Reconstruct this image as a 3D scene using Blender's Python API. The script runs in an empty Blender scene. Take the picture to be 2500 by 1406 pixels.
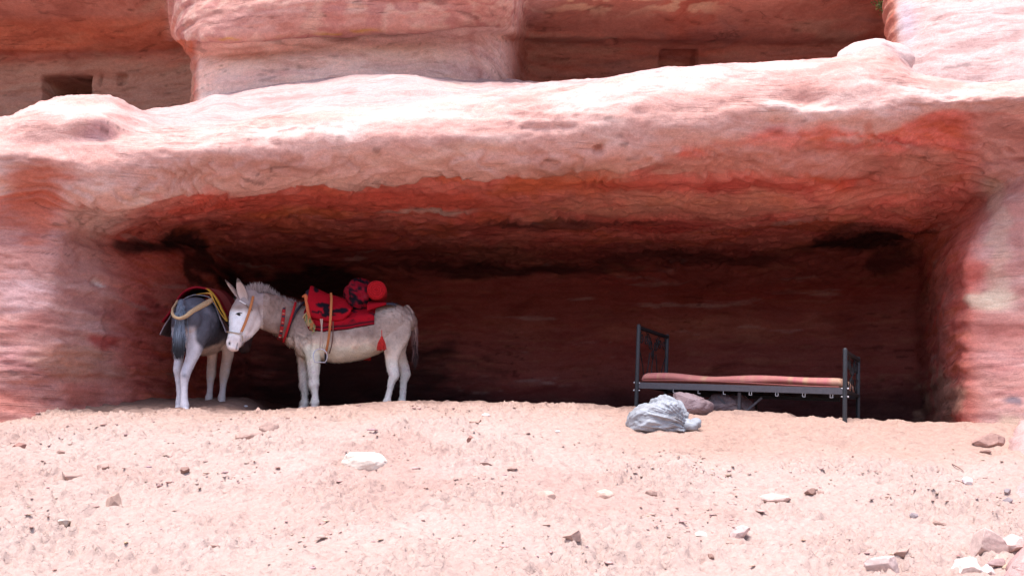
import bpy, bmesh, math, random
import numpy as np
from mathutils import Vector, Matrix

# ------------------------------------------------------------------ camera, sky, sun, exposure
S = bpy.context.scene
COL = S.collection
PITCH = math.radians(9.0)
F = 2500.0
cam_d = bpy.data.cameras.new('camera')
cam = bpy.data.objects.new('camera', cam_d)
COL.objects.link(cam)
cam_d.sensor_width = 36.0
cam_d.lens = 36.0
cam_d.clip_end = 500
cam.location = (0, 0, 0)
cam.rotation_euler = (math.pi/2 + PITCH, 0, 0)
S.camera = cam

SUN_EL, SUN_AZ = 72.0, 208.0      # nearly overhead, from the left: the open strip of sky above the canyon
w = bpy.data.worlds.new('World'); S.world = w; w.use_nodes = True
nt = w.node_tree
sky = nt.nodes.new('ShaderNodeTexSky')
sky.sky_type = 'NISHITA'; sky.sun_disc = False
sky.sun_elevation = math.radians(SUN_EL); sky.sun_rotation = math.radians(SUN_AZ)
sky.air_density = 1.0; sky.dust_density = 2.0; sky.ozone_density = 1.0
nt.links.new(sky.outputs[0], nt.nodes['Background'].inputs[0])
nt.nodes['Background'].inputs[1].default_value = 0.15
sd = bpy.data.lights.new('sun', 'SUN'); sun = bpy.data.objects.new('sun', sd); COL.objects.link(sun)
sd.energy = 2.3; sd.angle = math.radians(30); sd.color = (1.0, 0.93, 0.90)
_e, _a = math.radians(SUN_EL), math.radians(SUN_AZ)
sdir = Vector((math.cos(_e)*math.sin(_a), math.cos(_e)*math.cos(_a), math.sin(_e)))
sun.rotation_euler = sdir.to_track_quat('Z', 'Y').to_euler()
S.view_settings.view_transform = 'Standard'; S.view_settings.look = 'None'
S.view_settings.exposure = 1.3; S.view_settings.gamma = 1.0
S.cycles.max_bounces = 8; S.cycles.diffuse_bounces = 5

# ------------------------------------------------------------------ helpers
rng = np.random.default_rng(7)
random.seed(7)
cT, sT = math.cos(PITCH), math.sin(PITCH)
def P(px, py, D):
    """point of the place seen at pixel (px,py) of the 2500 px photograph, D metres ahead"""
    a = (np.asarray(px, float)-1250)/F; b = (703-np.asarray(py, float))/F
    yy = cT - b*sT; t = np.asarray(D, float)/yy
    return np.stack([a*t, yy*t, (sT + b*cT)*t], -1)
def PV(px, py, D): return Vector(P(px, py, D).tolist())
def proj(v):
    v = np.asarray(v); d = v[..., 1]*cT + v[..., 2]*sT
    u = -v[..., 1]*sT + v[..., 2]*cT
    return 1250 + F*v[..., 0]/d, 703 - F*u/d
def ss(x, a, b):
    t = np.clip((np.asarray(x, float)-a)/(b-a), 0, 1); return t*t*(3-2*t)

def _hash(ix, iy, iz, seed):
    h = (ix*374761393 + iy*668265263 + iz*2147483647 + seed*974634777) & 0xffffffff
    h = ((h ^ (h >> 13))*1274126177) & 0xffffffff
    h = ((h ^ (h >> 16))*2246822519) & 0xffffffff
    return h ^ (h >> 15)
def perlin(p, seed=0):
    p = np.asarray(p, float); i = np.floor(p).astype(np.int64); f = p - i
    u = f*f*f*(f*(f*6-15)+10)
    out = np.zeros(p.shape[0])
    for dx in (0, 1):
        for dy in (0, 1):
            for dz in (0, 1):
                h = _hash(i[:, 0]+dx, i[:, 1]+dy, i[:, 2]+dz, seed)
                gx = ((h & 1023)/511.5)-1; gy = (((h >> 10) & 1023)/511.5)-1; gz = (((h >> 20) & 1023)/511.5)-1
                g = gx*(f[:, 0]-dx) + gy*(f[:, 1]-dy) + gz*(f[:, 2]-dz)
                wt = (u[:, 0] if dx else 1-u[:, 0])*(u[:, 1] if dy else 1-u[:, 1])*(u[:, 2] if dz else 1-u[:, 2])
                out += wt*g
    return out*1.1
def fbm(p, scale, oct=4, seed=0, gain=.5, ridged=False):
    p = np.asarray(p, float)*np.asarray(scale, float); a = 1.0; o = np.zeros(p.shape[0]); s = 0
    for k in range(oct):
        n = perlin(p, seed+k*17)
        if ridged: n = 1-2*np.abs(n)*1.6
        o += a*n; s += a; a *= gain; p = p*2.03 + 11.7
    return o/s*(1.0 if ridged else 1.6)

def link_mesh(name, me, mat=None, parent=None, smooth=True):
    if mat: me.materials.append(mat)
    if smooth: me.polygons.foreach_set('use_smooth', np.ones(len(me.polygons), bool))
    o = bpy.data.objects.new(name, me); COL.objects.link(o)
    if parent is not None:
        o.parent = parent
    return o
def mesh_np(name, v, faces, mat=None, parent=None, smooth=True, col=None, origin=None):
    """faces: (N,k) int array; parent: thing whose location is subtracted"""
    v = np.asarray(v, float).reshape(-1, 3)
    if parent is not None: v = v - np.array(parent_origin(parent))
    elif origin is not None: v = v - np.array(origin)
    me = bpy.data.meshes.new(name); faces = np.asarray(faces, np.int64)
    n, k = faces.shape
    me.vertices.add(len(v)); me.vertices.foreach_set('co', v.ravel())
    me.loops.add(n*k); me.loops.foreach_set('vertex_index', faces.ravel())
    me.polygons.add(n); me.polygons.foreach_set('loop_start', np.arange(n)*k)
    try: me.polygons.foreach_set('loop_total', np.full(n, k))
    except Exception: pass
    me.update(calc_edges=True); me.validate()
    if col is not None: set_col(me, col)
    o = link_mesh(name, me, mat, parent, smooth)
    if origin is not None and parent is None: o.location = origin
    return o
def set_col(me, col):
    c = np.ones((len(me.vertices), 4)); c[:, :3] = np.clip(col, 0, 1)
    a = me.color_attributes.new('tint', 'FLOAT_COLOR', 'POINT'); a.data.foreach_set('color', c.ravel())
def parent_origin(o):
    l = Vector((0, 0, 0))
    while o is not None: l = l + o.location; o = o.parent
    return l
def tag(o, label=None, cat=None, group=None, kind=None):
    if label: o['label'] = label
    if cat: o['category'] = cat
    if group: o['group'] = group
    if kind: o['kind'] = kind
    return o
def empty(name, loc):
    o = bpy.data.objects.new(name, None); COL.objects.link(o); o.location = loc; o.empty_display_size = .1
    return o
def grid_faces(nr, nc, wrap=False):
    r = np.arange(nr-1)[:, None]; c = np.arange(nc if wrap else nc-1)[None, :]; c2 = (c+1) % nc
    a = r*nc+c; b = r*nc+c2; d = (r+1)*nc+c2; e = (r+1)*nc+c
    return np.stack([a, b, d, e], -1).reshape(-1, 4)

def pchip_rows(A, xs, xq):
    """monotone cubic along axis 0. A:(n,...) at xs -> at xq"""
    A = np.asarray(A, float); xs = np.asarray(xs, float)
    h = np.diff(xs); hh = h.reshape((-1,)+(1,)*(A.ndim-1)); d = np.diff(A, axis=0)/hh
    m = np.zeros_like(A)
    w1 = 2*hh[1:]+hh[:-1]; w2 = hh[1:]+2*hh[:-1]
    same = (d[1:]*d[:-1]) > 0
    with np.errstate(divide='ignore', invalid='ignore'):
        mm = (w1+w2)/(w1/d[:-1]+w2/d[1:])
    m[1:-1] = np.where(same, mm, 0.35*(d[1:]+d[:-1])/2); m[0] = d[0]; m[-1] = d[-1]
    k = np.clip(np.searchsorted(xs, xq, side='right')-1, 0, len(xs)-2)
    t = ((xq-xs[k])/h[k]).reshape((-1,)+(1,)*(A.ndim-1)); H = h[k].reshape(t.shape)
    return ((1+2*t)*(1-t)**2*A[k] + t*(1-t)**2*H*m[k] + t*t*(3-2*t)*A[k+1] + t*t*(t-1)*H*m[k+1])
def densify(C, spacing, axis):
    """C (R,K,3) -> resample along axis with given spacing"""
    A = np.moveaxis(C, axis, 0)
    seg = np.linalg.norm(np.diff(A, axis=0), axis=-1).mean(axis=1)
    xs = np.concatenate([[0], np.cumsum(np.maximum(seg, 1e-3))])
    n = np.maximum(1, np.round(seg/spacing).astype(int))
    xq = np.concatenate([xs[i]+(xs[i+1]-xs[i])*np.arange(n[i])/n[i] for i in range(len(n))]+[[xs[-1]]])
    return np.moveaxis(pchip_rows(A, xs, xq), 0, axis)
def grid_normals(Q):
    du = np.gradient(Q, axis=1); dv = np.gradient(Q, axis=0)
    n = np.cross(du, dv); n /= np.linalg.norm(n, axis=-1, keepdims=True)+1e-9
    return n

# ------------------------------------------------------------------ materials
def nodes(name):
    m = bpy.data.materials.new(name); m.use_nodes = True; t = m.node_tree
    return m, t, t.nodes, t.links, t.nodes['Principled BSDF']
def rock_material(name, zscale=4.5, fine=1.0, rough=.9, bump=.42, streak=.5):
    m, t, N, L, B = nodes(name)
    at = N.new('ShaderNodeAttribute'); at.attribute_name = 'tint'
    tc = N.new('ShaderNodeTexCoord')
    mp = N.new('ShaderNodeMapping'); mp.inputs['Scale'].default_value = (1, 1, zscale); L.new(tc.outputs['Object'], mp.inputs[0])
    mp.inputs['Rotation'].default_value = (.02, .05, 0)
    nw = N.new('ShaderNodeTexNoise'); nw.inputs['Scale'].default_value = .9; nw.inputs['Detail'].default_value = 3; L.new(tc.outputs['Object'], nw.inputs['Vector'])
    wv_ = N.new('ShaderNodeVectorMath'); wv_.operation = 'SCALE'; wv_.inputs['Scale'].default_value = .75; L.new(nw.outputs['Color'], wv_.inputs[0])
    wa_ = N.new('ShaderNodeVectorMath'); wa_.operation = 'ADD'; L.new(tc.outputs['Object'], wa_.inputs[0]); L.new(wv_.outputs[0], wa_.inputs[1]); L.new(wa_.outputs[0], mp.inputs[0])
    n1 = N.new('ShaderNodeTexNoise'); n1.inputs['Scale'].default_value = 1.3; n1.inputs['Detail'].default_value = 9; n1.inputs['Roughness'].default_value = .62; n1.inputs['Distortion'].default_value = .5
    L.new(mp.outputs[0], n1.inputs['Vector'])
    r1 = N.new('ShaderNodeValToRGB'); L.new(n1.outputs[0], r1.inputs[0])
    e = r1.color_ramp.elements
    e[0].position = .30; e[0].color = (.50, .34, .32, 1)
    e[1].position = .72; e[1].color = (1.35, 1.35, 1.30, 1)
    for p_, c_ in ((.42, (.80, .62, .58, 1)), (.50, (1, 1, 1, 1)), (.58, (1.12, .98, .92, 1)), (.64, (.92, .80, .80, 1))):
        q = e.new(p_); q.color = c_
    mx = N.new('ShaderNodeMix'); mx.data_type = 'RGBA'; mx.blend_type = 'MULTIPLY'; mx.inputs[0].default_value = streak
    L.new(at.outputs['Color'], mx.inputs[6]); L.new(r1.outputs[0], mx.inputs[7])
    n2 = N.new('ShaderNodeTexNoise'); n2.inputs['Scale'].default_value = 22*fine; n2.inputs['Detail'].default_value = 6; n2.inputs['Roughness'].default_value = .7
    mp2 = N.new('ShaderNodeMapping'); mp2.inputs['Scale'].default_value = (1, 1, 1+zscale*.15); L.new(tc.outputs['Object'], mp2.inputs[0]); L.new(mp2.outputs[0], n2.inputs['Vector'])
    r2 = N.new('ShaderNodeMapRange'); r2.inputs[1].default_value = .3; r2.inputs[2].default_value = .7; r2.inputs[3].default_value = .80; r2.inputs[4].default_value = 1.16
    L.new(n2.outputs[0], r2.inputs[0])
    mx2 = N.new('ShaderNodeMix'); mx2.data_type = 'RGBA'; mx2.blend_type = 'MULTIPLY'; mx2.inputs[0].default_value = .8
    L.new(mx.outputs[2], mx2.inputs[6]); L.new(r2.outputs[0], mx2.inputs[7])
    mp3 = N.new('ShaderNodeMapping'); mp3.inputs['Scale'].default_value = (.55, .55, zscale*2.6); mp3.inputs['Rotation'].default_value = (.0, -.09, 0); L.new(tc.outputs['Object'], mp3.inputs[0])
    n3 = N.new('ShaderNodeTexNoise'); n3.inputs['Scale'].default_value = 1.5; n3.inputs['Detail'].default_value = 5; n3.inputs['Roughness'].default_value = .45; L.new(mp3.outputs[0], n3.inputs['Vector'])
    s3 = N.new('ShaderNodeMath'); s3.operation = 'SUBTRACT'; s3.inputs[1].default_value = .5; L.new(n3.outputs[0], s3.inputs[0])
    a3 = N.new('ShaderNodeMath'); a3.operation = 'ABSOLUTE'; L.new(s3.outputs[0], a3.inputs[0])
    l3 = N.new('ShaderNodeMapRange'); l3.inputs[1].default_value = .0; l3.inputs[2].default_value = .016; l3.inputs[3].default_value = 0; l3.inputs[4].default_value = 1; L.new(a3.outputs[0], l3.inputs[0])
    n4 = N.new('ShaderNodeTexNoise'); n4.inputs['Scale'].default_value = 1.6; n4.inputs['Detail'].default_value = 3; L.new(tc.outputs['Object'], n4.inputs['Vector'])
    m4 = N.new('ShaderNodeMapRange'); m4.inputs[1].default_value = .52; m4.inputs[2].default_value = .66; L.new(n4.outputs[0], m4.inputs[0])
    li = N.new('ShaderNodeMix'); li.data_type = 'FLOAT'; L.new(m4.outputs[0], li.inputs[0]); li.inputs[2].default_value = 1; L.new(l3.outputs[0], li.inputs[3])
    lc_ = N.new('ShaderNodeMapRange'); lc_.inputs[3].default_value = .74; lc_.inputs[4].default_value = 1; L.new(li.outputs[0], lc_.inputs[0])
    mx3 = N.new('ShaderNodeMix'); mx3.data_type = 'RGBA'; mx3.blend_type = 'MULTIPLY'; mx3.inputs[0].default_value = 1
    L.new(mx2.outputs[2], mx3.inputs[6]); L.new(lc_.outputs[0], mx3.inputs[7])
    n5 = N.new('ShaderNodeTexNoise'); n5.inputs['Scale'].default_value = 75*fine; n5.inputs['Detail'].default_value = 4; n5.inputs['Roughness'].default_value = .7; L.new(tc.outputs['Object'], n5.inputs['Vector'])
    r5 = N.new('ShaderNodeMapRange'); r5.inputs[1].default_value = .3; r5.inputs[2].default_value = .7; r5.inputs[3].default_value = .84; r5.inputs[4].default_value = 1.12; L.new(n5.outputs[0], r5.inputs[0])
    mx5 = N.new('ShaderNodeMix'); mx5.data_type = 'RGBA'; mx5.blend_type = 'MULTIPLY'; mx5.inputs[0].default_value = 1
    L.new(mx3.outputs[2], mx5.inputs[6]); L.new(r5.outputs[0], mx5.inputs[7])
    L.new(mx5.outputs[2], B.inputs['Base Color']); B.inputs['Roughness'].default_value = rough
    B.inputs['Specular IOR Level'].default_value = .1
    b1 = N.new('ShaderNodeBump'); b1.inputs['Strength'].default_value = bump; b1.inputs['Distance'].default_value = .04
    b2 = N.new('ShaderNodeBump'); b2.inputs['Strength'].default_value = bump; b2.inputs['Distance'].default_value = .012
    L.new(n1.outputs[0], b1.inputs['Height']); L.new(n2.outputs[0], b2.inputs['Height'])
    L.new(b1.outputs[0], b2.inputs['Normal']); b3_ = N.new('ShaderNodeBump'); b3_.inputs['Strength'].default_value = .55; b3_.inputs['Distance'].default_value = .02; L.new(li.outputs[0], b3_.inputs['Height']); L.new(b2.outputs[0], b3_.inputs['Normal'])
    b5_ = N.new('ShaderNodeBump'); b5_.inputs['Strength'].default_value = .45; b5_.inputs['Distance'].default_value = .006; L.new(n5.outputs[0], b5_.inputs['Height']); L.new(b3_.outputs[0], b5_.inputs['Normal'])
    L.new(b5_.outputs[0], B.inputs['Normal'])
    return m
def ground_material():
    m, t, N, L, B = nodes('sand_and_clay')
    at = N.new('ShaderNodeAttribute'); at.attribute_name = 'tint'
    tc = N.new('ShaderNodeTexCoord')
    n2 = N.new('ShaderNodeTexNoise'); n2.inputs['Scale'].default_value = 30; n2.inputs['Detail'].default_value = 7; n2.inputs['Roughness'].default_value = .7
    L.new(tc.outputs['Object'], n2.inputs['Vector'])
    r2 = N.new('ShaderNodeMapRange'); r2.inputs[1].default_value = .3; r2.inputs[2].default_value = .7; r2.inputs[3].default_value = .82; r2.inputs[4].default_value = 1.12
    L.new(n2.outputs[0], r2.inputs[0])
    mx2 = N.new('ShaderNodeMix'); mx2.data_type = 'RGBA'; mx2.blend_type = 'MULTIPLY'; mx2.inputs[0].default_value = 1
    L.new(at.outputs['Color'], mx2.inputs[6]); L.new(r2.outputs[0], mx2.inputs[7])
    L.new(mx2.outputs[2], B.inputs['Base Color']); B.inputs['Roughness'].default_value = .95; B.inputs['Specular IOR Level'].default_value = .08
    b2 = N.new('ShaderNodeBump'); b2.inputs['Strength'].default_value = .7; b2.inputs['Distance'].default_value = .016
    L.new(n2.outputs[0], b2.inputs['Height'])
    n6 = N.new('ShaderNodeTexNoise'); n6.inputs['Scale'].default_value = 16; n6.inputs['Detail'].default_value = 4; n6.inputs['Roughness'].default_value = .55; L.new(tc.outputs['Object'], n6.inputs['Vector'])
    r6 = N.new('ShaderNodeMapRange'); r6.inputs[1].default_value = .50; r6.inputs[2].default_value = .53; L.new(n6.outputs[0], r6.inputs[0])
    b6 = N.new('ShaderNodeBump'); b6.inputs['Strength'].default_value = .5; b6.inputs['Distance'].default_value = .012; L.new(r6.outputs[0], b6.inputs['Height']); L.new(b2.outputs[0], b6.inputs['Normal'])
    L.new(b6.outputs[0], B.inputs['Normal'])
    return m
def simple(name, col=None, rough=.7, metal=0., bump=0., bscale=60., var=.15, attr=False, spec=.3, sheen=0., stretch=(1, 1, 1)):
    m, t, N, L, B = nodes(name)
    tc = N.new('ShaderNodeTexCoord'); mp = N.new('ShaderNodeMapping'); mp.inputs['Scale'].default_value = stretch; L.new(tc.outputs['Object'], mp.inputs[0])
    n = N.new('ShaderNodeTexNoise'); n.inputs['Scale'].default_value = bscale; n.inputs['Detail'].default_value = 5; n.inputs['Roughness'].default_value = .65; L.new(mp.outputs[0], n.inputs['Vector'])
    r = N.new('ShaderNodeMapRange'); r.inputs[1].default_value = .3; r.inputs[2].default_value = .7; r.inputs[3].default_value = 1-var; r.inputs[4].default_value = 1+var
    L.new(n.outputs[0], r.inputs[0])
    mx = N.new('ShaderNodeMix'); mx.data_type = 'RGBA'; mx.blend_type = 'MULTIPLY'; mx.inputs[0].default_value = 1
    if attr:
        at = N.new('ShaderNodeAttribute'); at.attribute_name = 'tint'; L.new(at.outputs['Color'], mx.inputs[6])
    else: mx.inputs[6].default_value = (*col, 1)
    L.new(r.outputs[0], mx.inputs[7]); L.new(mx.outputs[2], B.inputs['Base Color'])
    B.inputs['Roughness'].default_value = rough; B.inputs['Metallic'].default_value = metal; B.inputs['Specular IOR Level'].default_value = spec
    if bump:
        b = N.new('ShaderNodeBump'); b.inputs['Strength'].default_value = bump; b.inputs['Distance'].default_value = .004
        L.new(n.outputs[0], b.inputs['Height']); L.new(b.outputs[0], B.inputs['Normal'])
    return m
M_rock = rock_material('layered_sandstone')
M_rock2 = rock_material('far_sandstone', zscale=4, fine=.8)
M_ground = ground_material()

# ------------------------------------------------------------------ cave shell: walls, ceiling, beam of rock, ledge on top
PX_W = [-700, 0, 130, 240, 390, 520, 610, 900, 1250, 1600, 1950, 2150, 2245, 2290, 2350, 2500, 2950]
PX_M = [-700, 0, 135, 240, 380, 505, 600, 900, 1250, 1600, 1950, 2120, 2232, 2315, 2430, 2530, 2950]
PX_F = [-700, 0, 130, 240, 350, 460, 600, 900, 1250, 1600, 1950, 2130, 2250, 2345, 2450, 2560, 2950]
PX_C = [-700, 0, 150, 262, 385, 480, 620, 900, 1250, 1600, 2025, 2140, 2242, 2345, 2450, 2560, 2950]
DW = [8.1, 8.7, 8.95, 9.5, 10.4, 11.6, 12.8, 13.2, 13.2, 13.2, 12.9, 12.6, 12.3, 10.7, 9.2, 8.85, 8.5]
def row(px, py, D): return P(np.array(px, float), np.array(py, float), np.array(D, float))
DWa = np.array(DW)
def wall_row(z, off):
    D = DWa + np.array(off); a = (np.array(PX_W, float)-1250)/F
    q = P(PX_W, np.full(17, 900.), D); q[:, 2] = z; return q
rows = [
 wall_row(-1.2, -.15*np.ones(17)),
 wall_row(0.1, -.10*np.ones(17)),
 wall_row(0.5, 0*np.ones(17)),
 row(PX_W, [840, 850, 850, 850, 850, 850, 850, 840, 840, 840, 840, 840, 840, 830, 830, 830, 830], DWa + [.1, .0, -.05, -.05, .05, .1, .15, .15, .2, .2, .15, .1, .05, 0, 0, .05, .1]),
 row(PX_W, [700, 720, 710, 700, 700, 710, 730, 740, 740, 730, 720, 720, 710, 690, 640, 640, 640], DWa + [.1, .0, -.1, -.1, 0, .1, .1, .1, .15, .15, .1, .1, .0, 0, -.05, .1, .1]),
 row(PX_M, [600, 620, 600, 585, 585, 612, 655, 657, 655, 640, 615, 600, 602, 560, 470, 430, 420], [8.1, 8.75, 8.9, 9.6, 10.6, 11.7, 12.8, 13.1, 13.1, 12.8, 12.3, 12.0, 11.8, 10.5, 9.35, 8.95, 8.5]),
 row(PX_M, [560, 570, 560, 545, 548, 562, 600, 602, 602, 585, 565, 550, 552, 500, 420, 380, 380], [8.1, 8.75, 8.9, 9.35, 10.1, 11.0, 11.8, 12.0, 12.0, 11.6, 11.1, 10.7, 10.5, 9.9, 9.15, 8.9, 8.4]),
 row(PX_M, [520, 530, 535, 522, 525, 532, 550, 548, 548, 545, 535, 512, 492, 442, 380, 350, 350], [8.05, 8.7, 8.85, 9.15, 9.75, 10.3, 10.7, 10.8, 10.8, 10.5, 10.1, 9.9, 9.75, 9.5, 9.0, 8.8, 8.35]),
 row(PX_M, [490, 500, 508, 509, 508, 508, 502, 488, 486, 492, 492, 455, 425, 382, 342, 322, 320], [8.0, 8.65, 8.8, 9.0, 9.4, 9.7, 9.9, 9.85, 9.85, 9.7, 9.5, 9.4, 9.3, 9.15, 8.85, 8.7, 8.3]),
 row(PX_F, [450, 455, 482, 498, 490, 474, 458, 434, 426, 440, 432, 390, 350, 318, 306, 305, 300], [7.9, 8.55, 8.65, 8.75, 8.9, 9.0, 9.05, 9.05, 9.02, 9.1, 9.0, 8.95, 8.9, 8.8, 8.65, 8.5, 8.2]),
 row(PX_F, [415, 415, 440, 456, 446, 430, 422, 402, 392, 382, 352, 330, 300, 285, 275, 275, 270], [7.85, 8.45, 8.52, 8.6, 8.7, 8.78, 8.82, 8.82, 8.82, 8.78, 8.72, 8.7, 8.68, 8.62, 8.5, 8.4, 8.1]),
 row(PX_F, [370, 370, 380, 388, 382, 375, 366, 345, 320, 290, 270, 260, 250, 245, 240, 240, 240], [7.85, 8.4, 8.45, 8.52, 8.6, 8.62, 8.65, 8.68, 8.65, 8.6, 8.55, 8.52, 8.52, 8.5, 8.35, 8.1, 7.8]),
 row(PX_F, [330, 326, 296, 306, 338, 326, 310, 290, 258, 214, 196, 176, 205, 214, 215, 215, 215], [7.95, 8.5, 8.6, 8.65, 8.7, 8.72, 8.78, 8.8, 8.75, 8.7, 8.65, 8.62, 8.64, 8.6, 8.5, 8.3, 7.9]),
 row(PX_C, [290, 288, 236, 243, 296, 291, 284, 252, 222, 168, 143, 112, 180, 194, 200, 203, 205], [8.3, 8.95, 9.1, 9.2, 9.1, 9.1, 9.2, 9.2, 9.2, 9.1, 9.1, 9.1, 9.3, 9.3, 9.2, 9.0, 8.5]),
 row(PX_C, [295, 300, 258, 262, 283, 276, 268, 243, 224, 182, 160, 140, 190, 196, 202, 205, 205], [9.2, 9.6, 9.7, 9.7, 9.8, 9.9, 10, 9.9, 9.9, 9.8, 9.8, 9.8, 9.8, 9.8, 9.7, 9.5, 9.2]),
 row(PX_C, [300, 322, 300, 296, 272, 260, 232, 212, 214, 196, 190, 185, 185, 190, 195, 200, 200], [10.4, 10.6, 10.7, 10.7, 10.9, 11.0, 11.2, 11.1, 11.2, 11, 11, 11, 10.4, 10.3, 10.2, 10.2, 10]),
 row(PX_C, [300, 330, 310, 300, 275, 258, 205, 180, 200, 200, 190, 180, 170, 180, 190, 190, 190], [14, 16, 16, 16, 15.5, 13.2, 12.5, 12.3, 13.5, 15.5, 15.5, 14, 11.2, 11, 11, 11, 11]),
]
C = np.stack(rows)
Q = densify(densify(C, .022, 0), .024, 1)
_seg = np.linalg.norm(np.diff(C, axis=0), axis=-1).mean(axis=1); _nr = np.maximum(1, np.round(_seg/.022).astype(int))
ROWP = np.concatenate([i+np.arange(_nr[i])/_nr[i] for i in range(len(_nr))]+[[len(_nr)]])
R0, K0 = Q.shape[:2]
def smooth_grid(Q, it):
    for _ in range(it):
        A = Q.copy(); A[1:-1] = (Q[:-2]+2*Q[1:-1]+Q[2:])/4; Q = A.copy(); Q[:, 1:-1] = (A[:, :-2]+2*A[:, 1:-1]+A[:, 2:])/4
    return Q
Q = smooth_grid(Q, 5)
Nn = grid_normals(Q)
q = Q.reshape(-1, 3); n = Nn.reshape(-1, 3)
px, py = proj(q)
def strata(q, seed, tilt=.04, freq=5.0, warp=.35):
    wz = q[:, 2] + tilt*q[:, 0] + warp*.3*fbm(q, (.6, .6, .8), 3, seed) + .03*fbm(q, (3, 3, 4), 2, seed+5)
    return wz
def terrace(x, sharp=.22):
    k = np.floor(x); f = x-k
    return k + ss(f, .5-sharp, .5+sharp)
wz = strata(q, 3)
rp = np.repeat(ROWP, K0)
big = fbm(q, (.9, .9, 1.3), 3, 1)
med = fbm(q, (2.4, 2.4, 6), 4, 2)
fine = fbm(q, (9, 9, 22), 3, 4)
flat = np.abs(n[:, 2])                         # 1 on ceiling or ledge
layer = terrace(wz*5.2) - wz*5.2
layer2 = terrace(wz*13) - wz*13
ceil = ss(-n[:, 2]*np.sign(1), .35, .8) if False else ss(flat, .45, .85)*(q[:, 2] < 2.75)
# layers peel off the ceiling: stepped sheets following noise contours
cn = fbm(q, (.55, 1.1, 1), 4, 21)
sheets = (terrace(cn*7, .08) - cn*7)
crest_m = ss(q[:, 2], 2.75, 3.1)
cave_in = ss(q[:, 1], 9.6, 10.6)
edge = np.interp(px, [0, 450, 900, 1250, 1500, 1750, 2000, 2200, 2400], [8.6, 8.95, 8.9, 8.75, 9.3, 9.9, 10.25, 10.15, 9.9])
scal = fbm(np.stack([q[:, 0]*1.1, q[:, 1]*1.1, q[:, 2]*.5], 1), 1, 4, 57)
lipm = ss(rp+.9*scal, edge-.06, edge+.10)*ss(px, 150, 320)*(1-ss(px, 1300, 1900))*(1-ss(rp, 11, 12.5))
chip = np.maximum(fbm(q, (1.6, 1.6, 5), 4, 58), 0)*ss(rp, 8.8, 9.5)*(1-ss(rp, 11.5, 12.6))
pilm = np.maximum(ss(-px, -300, -60), ss(px, 2330, 2450))*(q[:, 1] < 10)
disp = .055*lipm - .07*chip + .07*big + .028*med + .013*fine + .035*layer*(1-flat)*(1-.75*crest_m)*(1-.75*pilm) + .010*layer2*(1-flat)*(1-.5*crest_m) + .05*sheets*ceil
# crusty rough patch of the beam, small hole
rough_p = ss(fbm(q, (.8, .8, 1.6), 2, 9), -.1, .4)*ss(q[:, 2], 2.55, 2.75)*(q[:, 1] < 9.4)
disp += rough_p*.020*fbm(q, (12, 12, 20), 3, 33)
hole = np.exp(-(((px-1460)/13.)**2 + ((py-362)/8.)**2)**2)*(q[:, 1] < 9.4)
disp -= .10*hole
def dent(cx, cy, rx, ry, amp, pw=1.0):
    return amp*np.exp(-((((px-cx)/rx)**2+((py-cy)/ry)**2)**pw))
front = (q[:, 1] < 9.5)
disp += front*(dent(85, 480, 60, 75, -.10, 1.5) + dent(240, 690, 22, 10, -.03) + dent(60, 640, 90, 40, .07) + dent(150, 800, 120, 60, .05)
        + dent(90, 345, 70, 22, -.05) + dent(230, 310, 60, 22, .10) + dent(250, 335, 50, 12, -.06) + dent(2380, 330, 40, 60, .05)
        + dent(1960, 235, 60, 25, -.07) + dent(1900, 260, 70, 16, .05) + dent(2420, 700, 60, 40, -.06) + dent(40, 900, 90, 40, .05)
        + dent(1550, 395, 40, 60, .04) + dent(1000, 330, 160, 40, .04) + dent(2130, 400, 180, 30, -.04))
disp += (q[:, 1] > 9.5)*(q[:, 2] > 2.9)*(q[:, 1] < 12)*(dent(960, 215, 150, 25, .14) + dent(540, 262, 50, 14, .10))
# the dip at the outer edge where grid folds: keep normal side pointing to the air
sgn = np.where((n*(-q)).sum(1) < 0, -1.0, 1.0)
cm = np.sign((n.reshape(R0, K0, 3)[R0//3, K0//2]*(-q.reshape(R0, K0, 3)[R0//3, K0//2])).sum())
v = q + n*(cm*disp)[:, None]

# ---- colours of the stone, plus cave shade painted on the deep wall
def mixc(c, d, k): return c*(1-k[:, None]) + np.asarray(d)[None, :]*k[:, None]
PINK = np.array([.58, .345, .30]); PALE = np.array([.70, .53, .48]); RED = np.array([.60, .085, .065]); SALMON = np.array([.64, .19, .15])
PURP = np.array([.33, .15, .15]); TAN = np.array([.42, .27, .20]); SOOT_AND_SHADE = np.array([.022, .012, .012]); ORANGE = np.array([.52, .16, .07])
b1 = fbm(np.stack([q[:, 0]*.5, q[:, 1]*.5, wz*5], 1), 1, 4, 51)
b2 = fbm(np.stack([q[:, 0]*.8+5, q[:, 1]*.8, wz*9], 1), 1, 4, 52)
b3 = fbm(q, (.8, .8, 1.5), 3, 53)
c = np.tile(SALMON, (len(q), 1))
under = ss(-q[:, 2], -2.62, -2.38)
beam = ss(rp+.9*scal+.25*b2, edge-.12, edge+.22)
c = mixc(c, RED, ss(b1, 0, .45)*.75)
c = mixc(c, ORANGE, ss(b2, .1, .5)*.2)
c = mixc(c, TAN*1.2, ss(b3-.3*b2, .15, .6)*.2)
fx = fbm(np.stack([q[:, 0]*1.4, q[:, 1]*1.4+2, wz*16], 1), 1, 4, 58)
c = mixc(c, [.52, .12, .05], ss(fx, .05, .3)*.55); c = mixc(c, [.36, .055, .05], ss(-fx, .08, .35)*.55)
deep_shade = ss(q[:, 1], 11.2, 12.6)  # darker by depth: shade inside the cave painted into the rock colour
c = mixc(c, [.23, .064, .054], deep_shade*.75); c = mixc(c, [.42, .17, .12], deep_shade*ss(fx+.5*b3, .12, .4)*.5)
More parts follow.
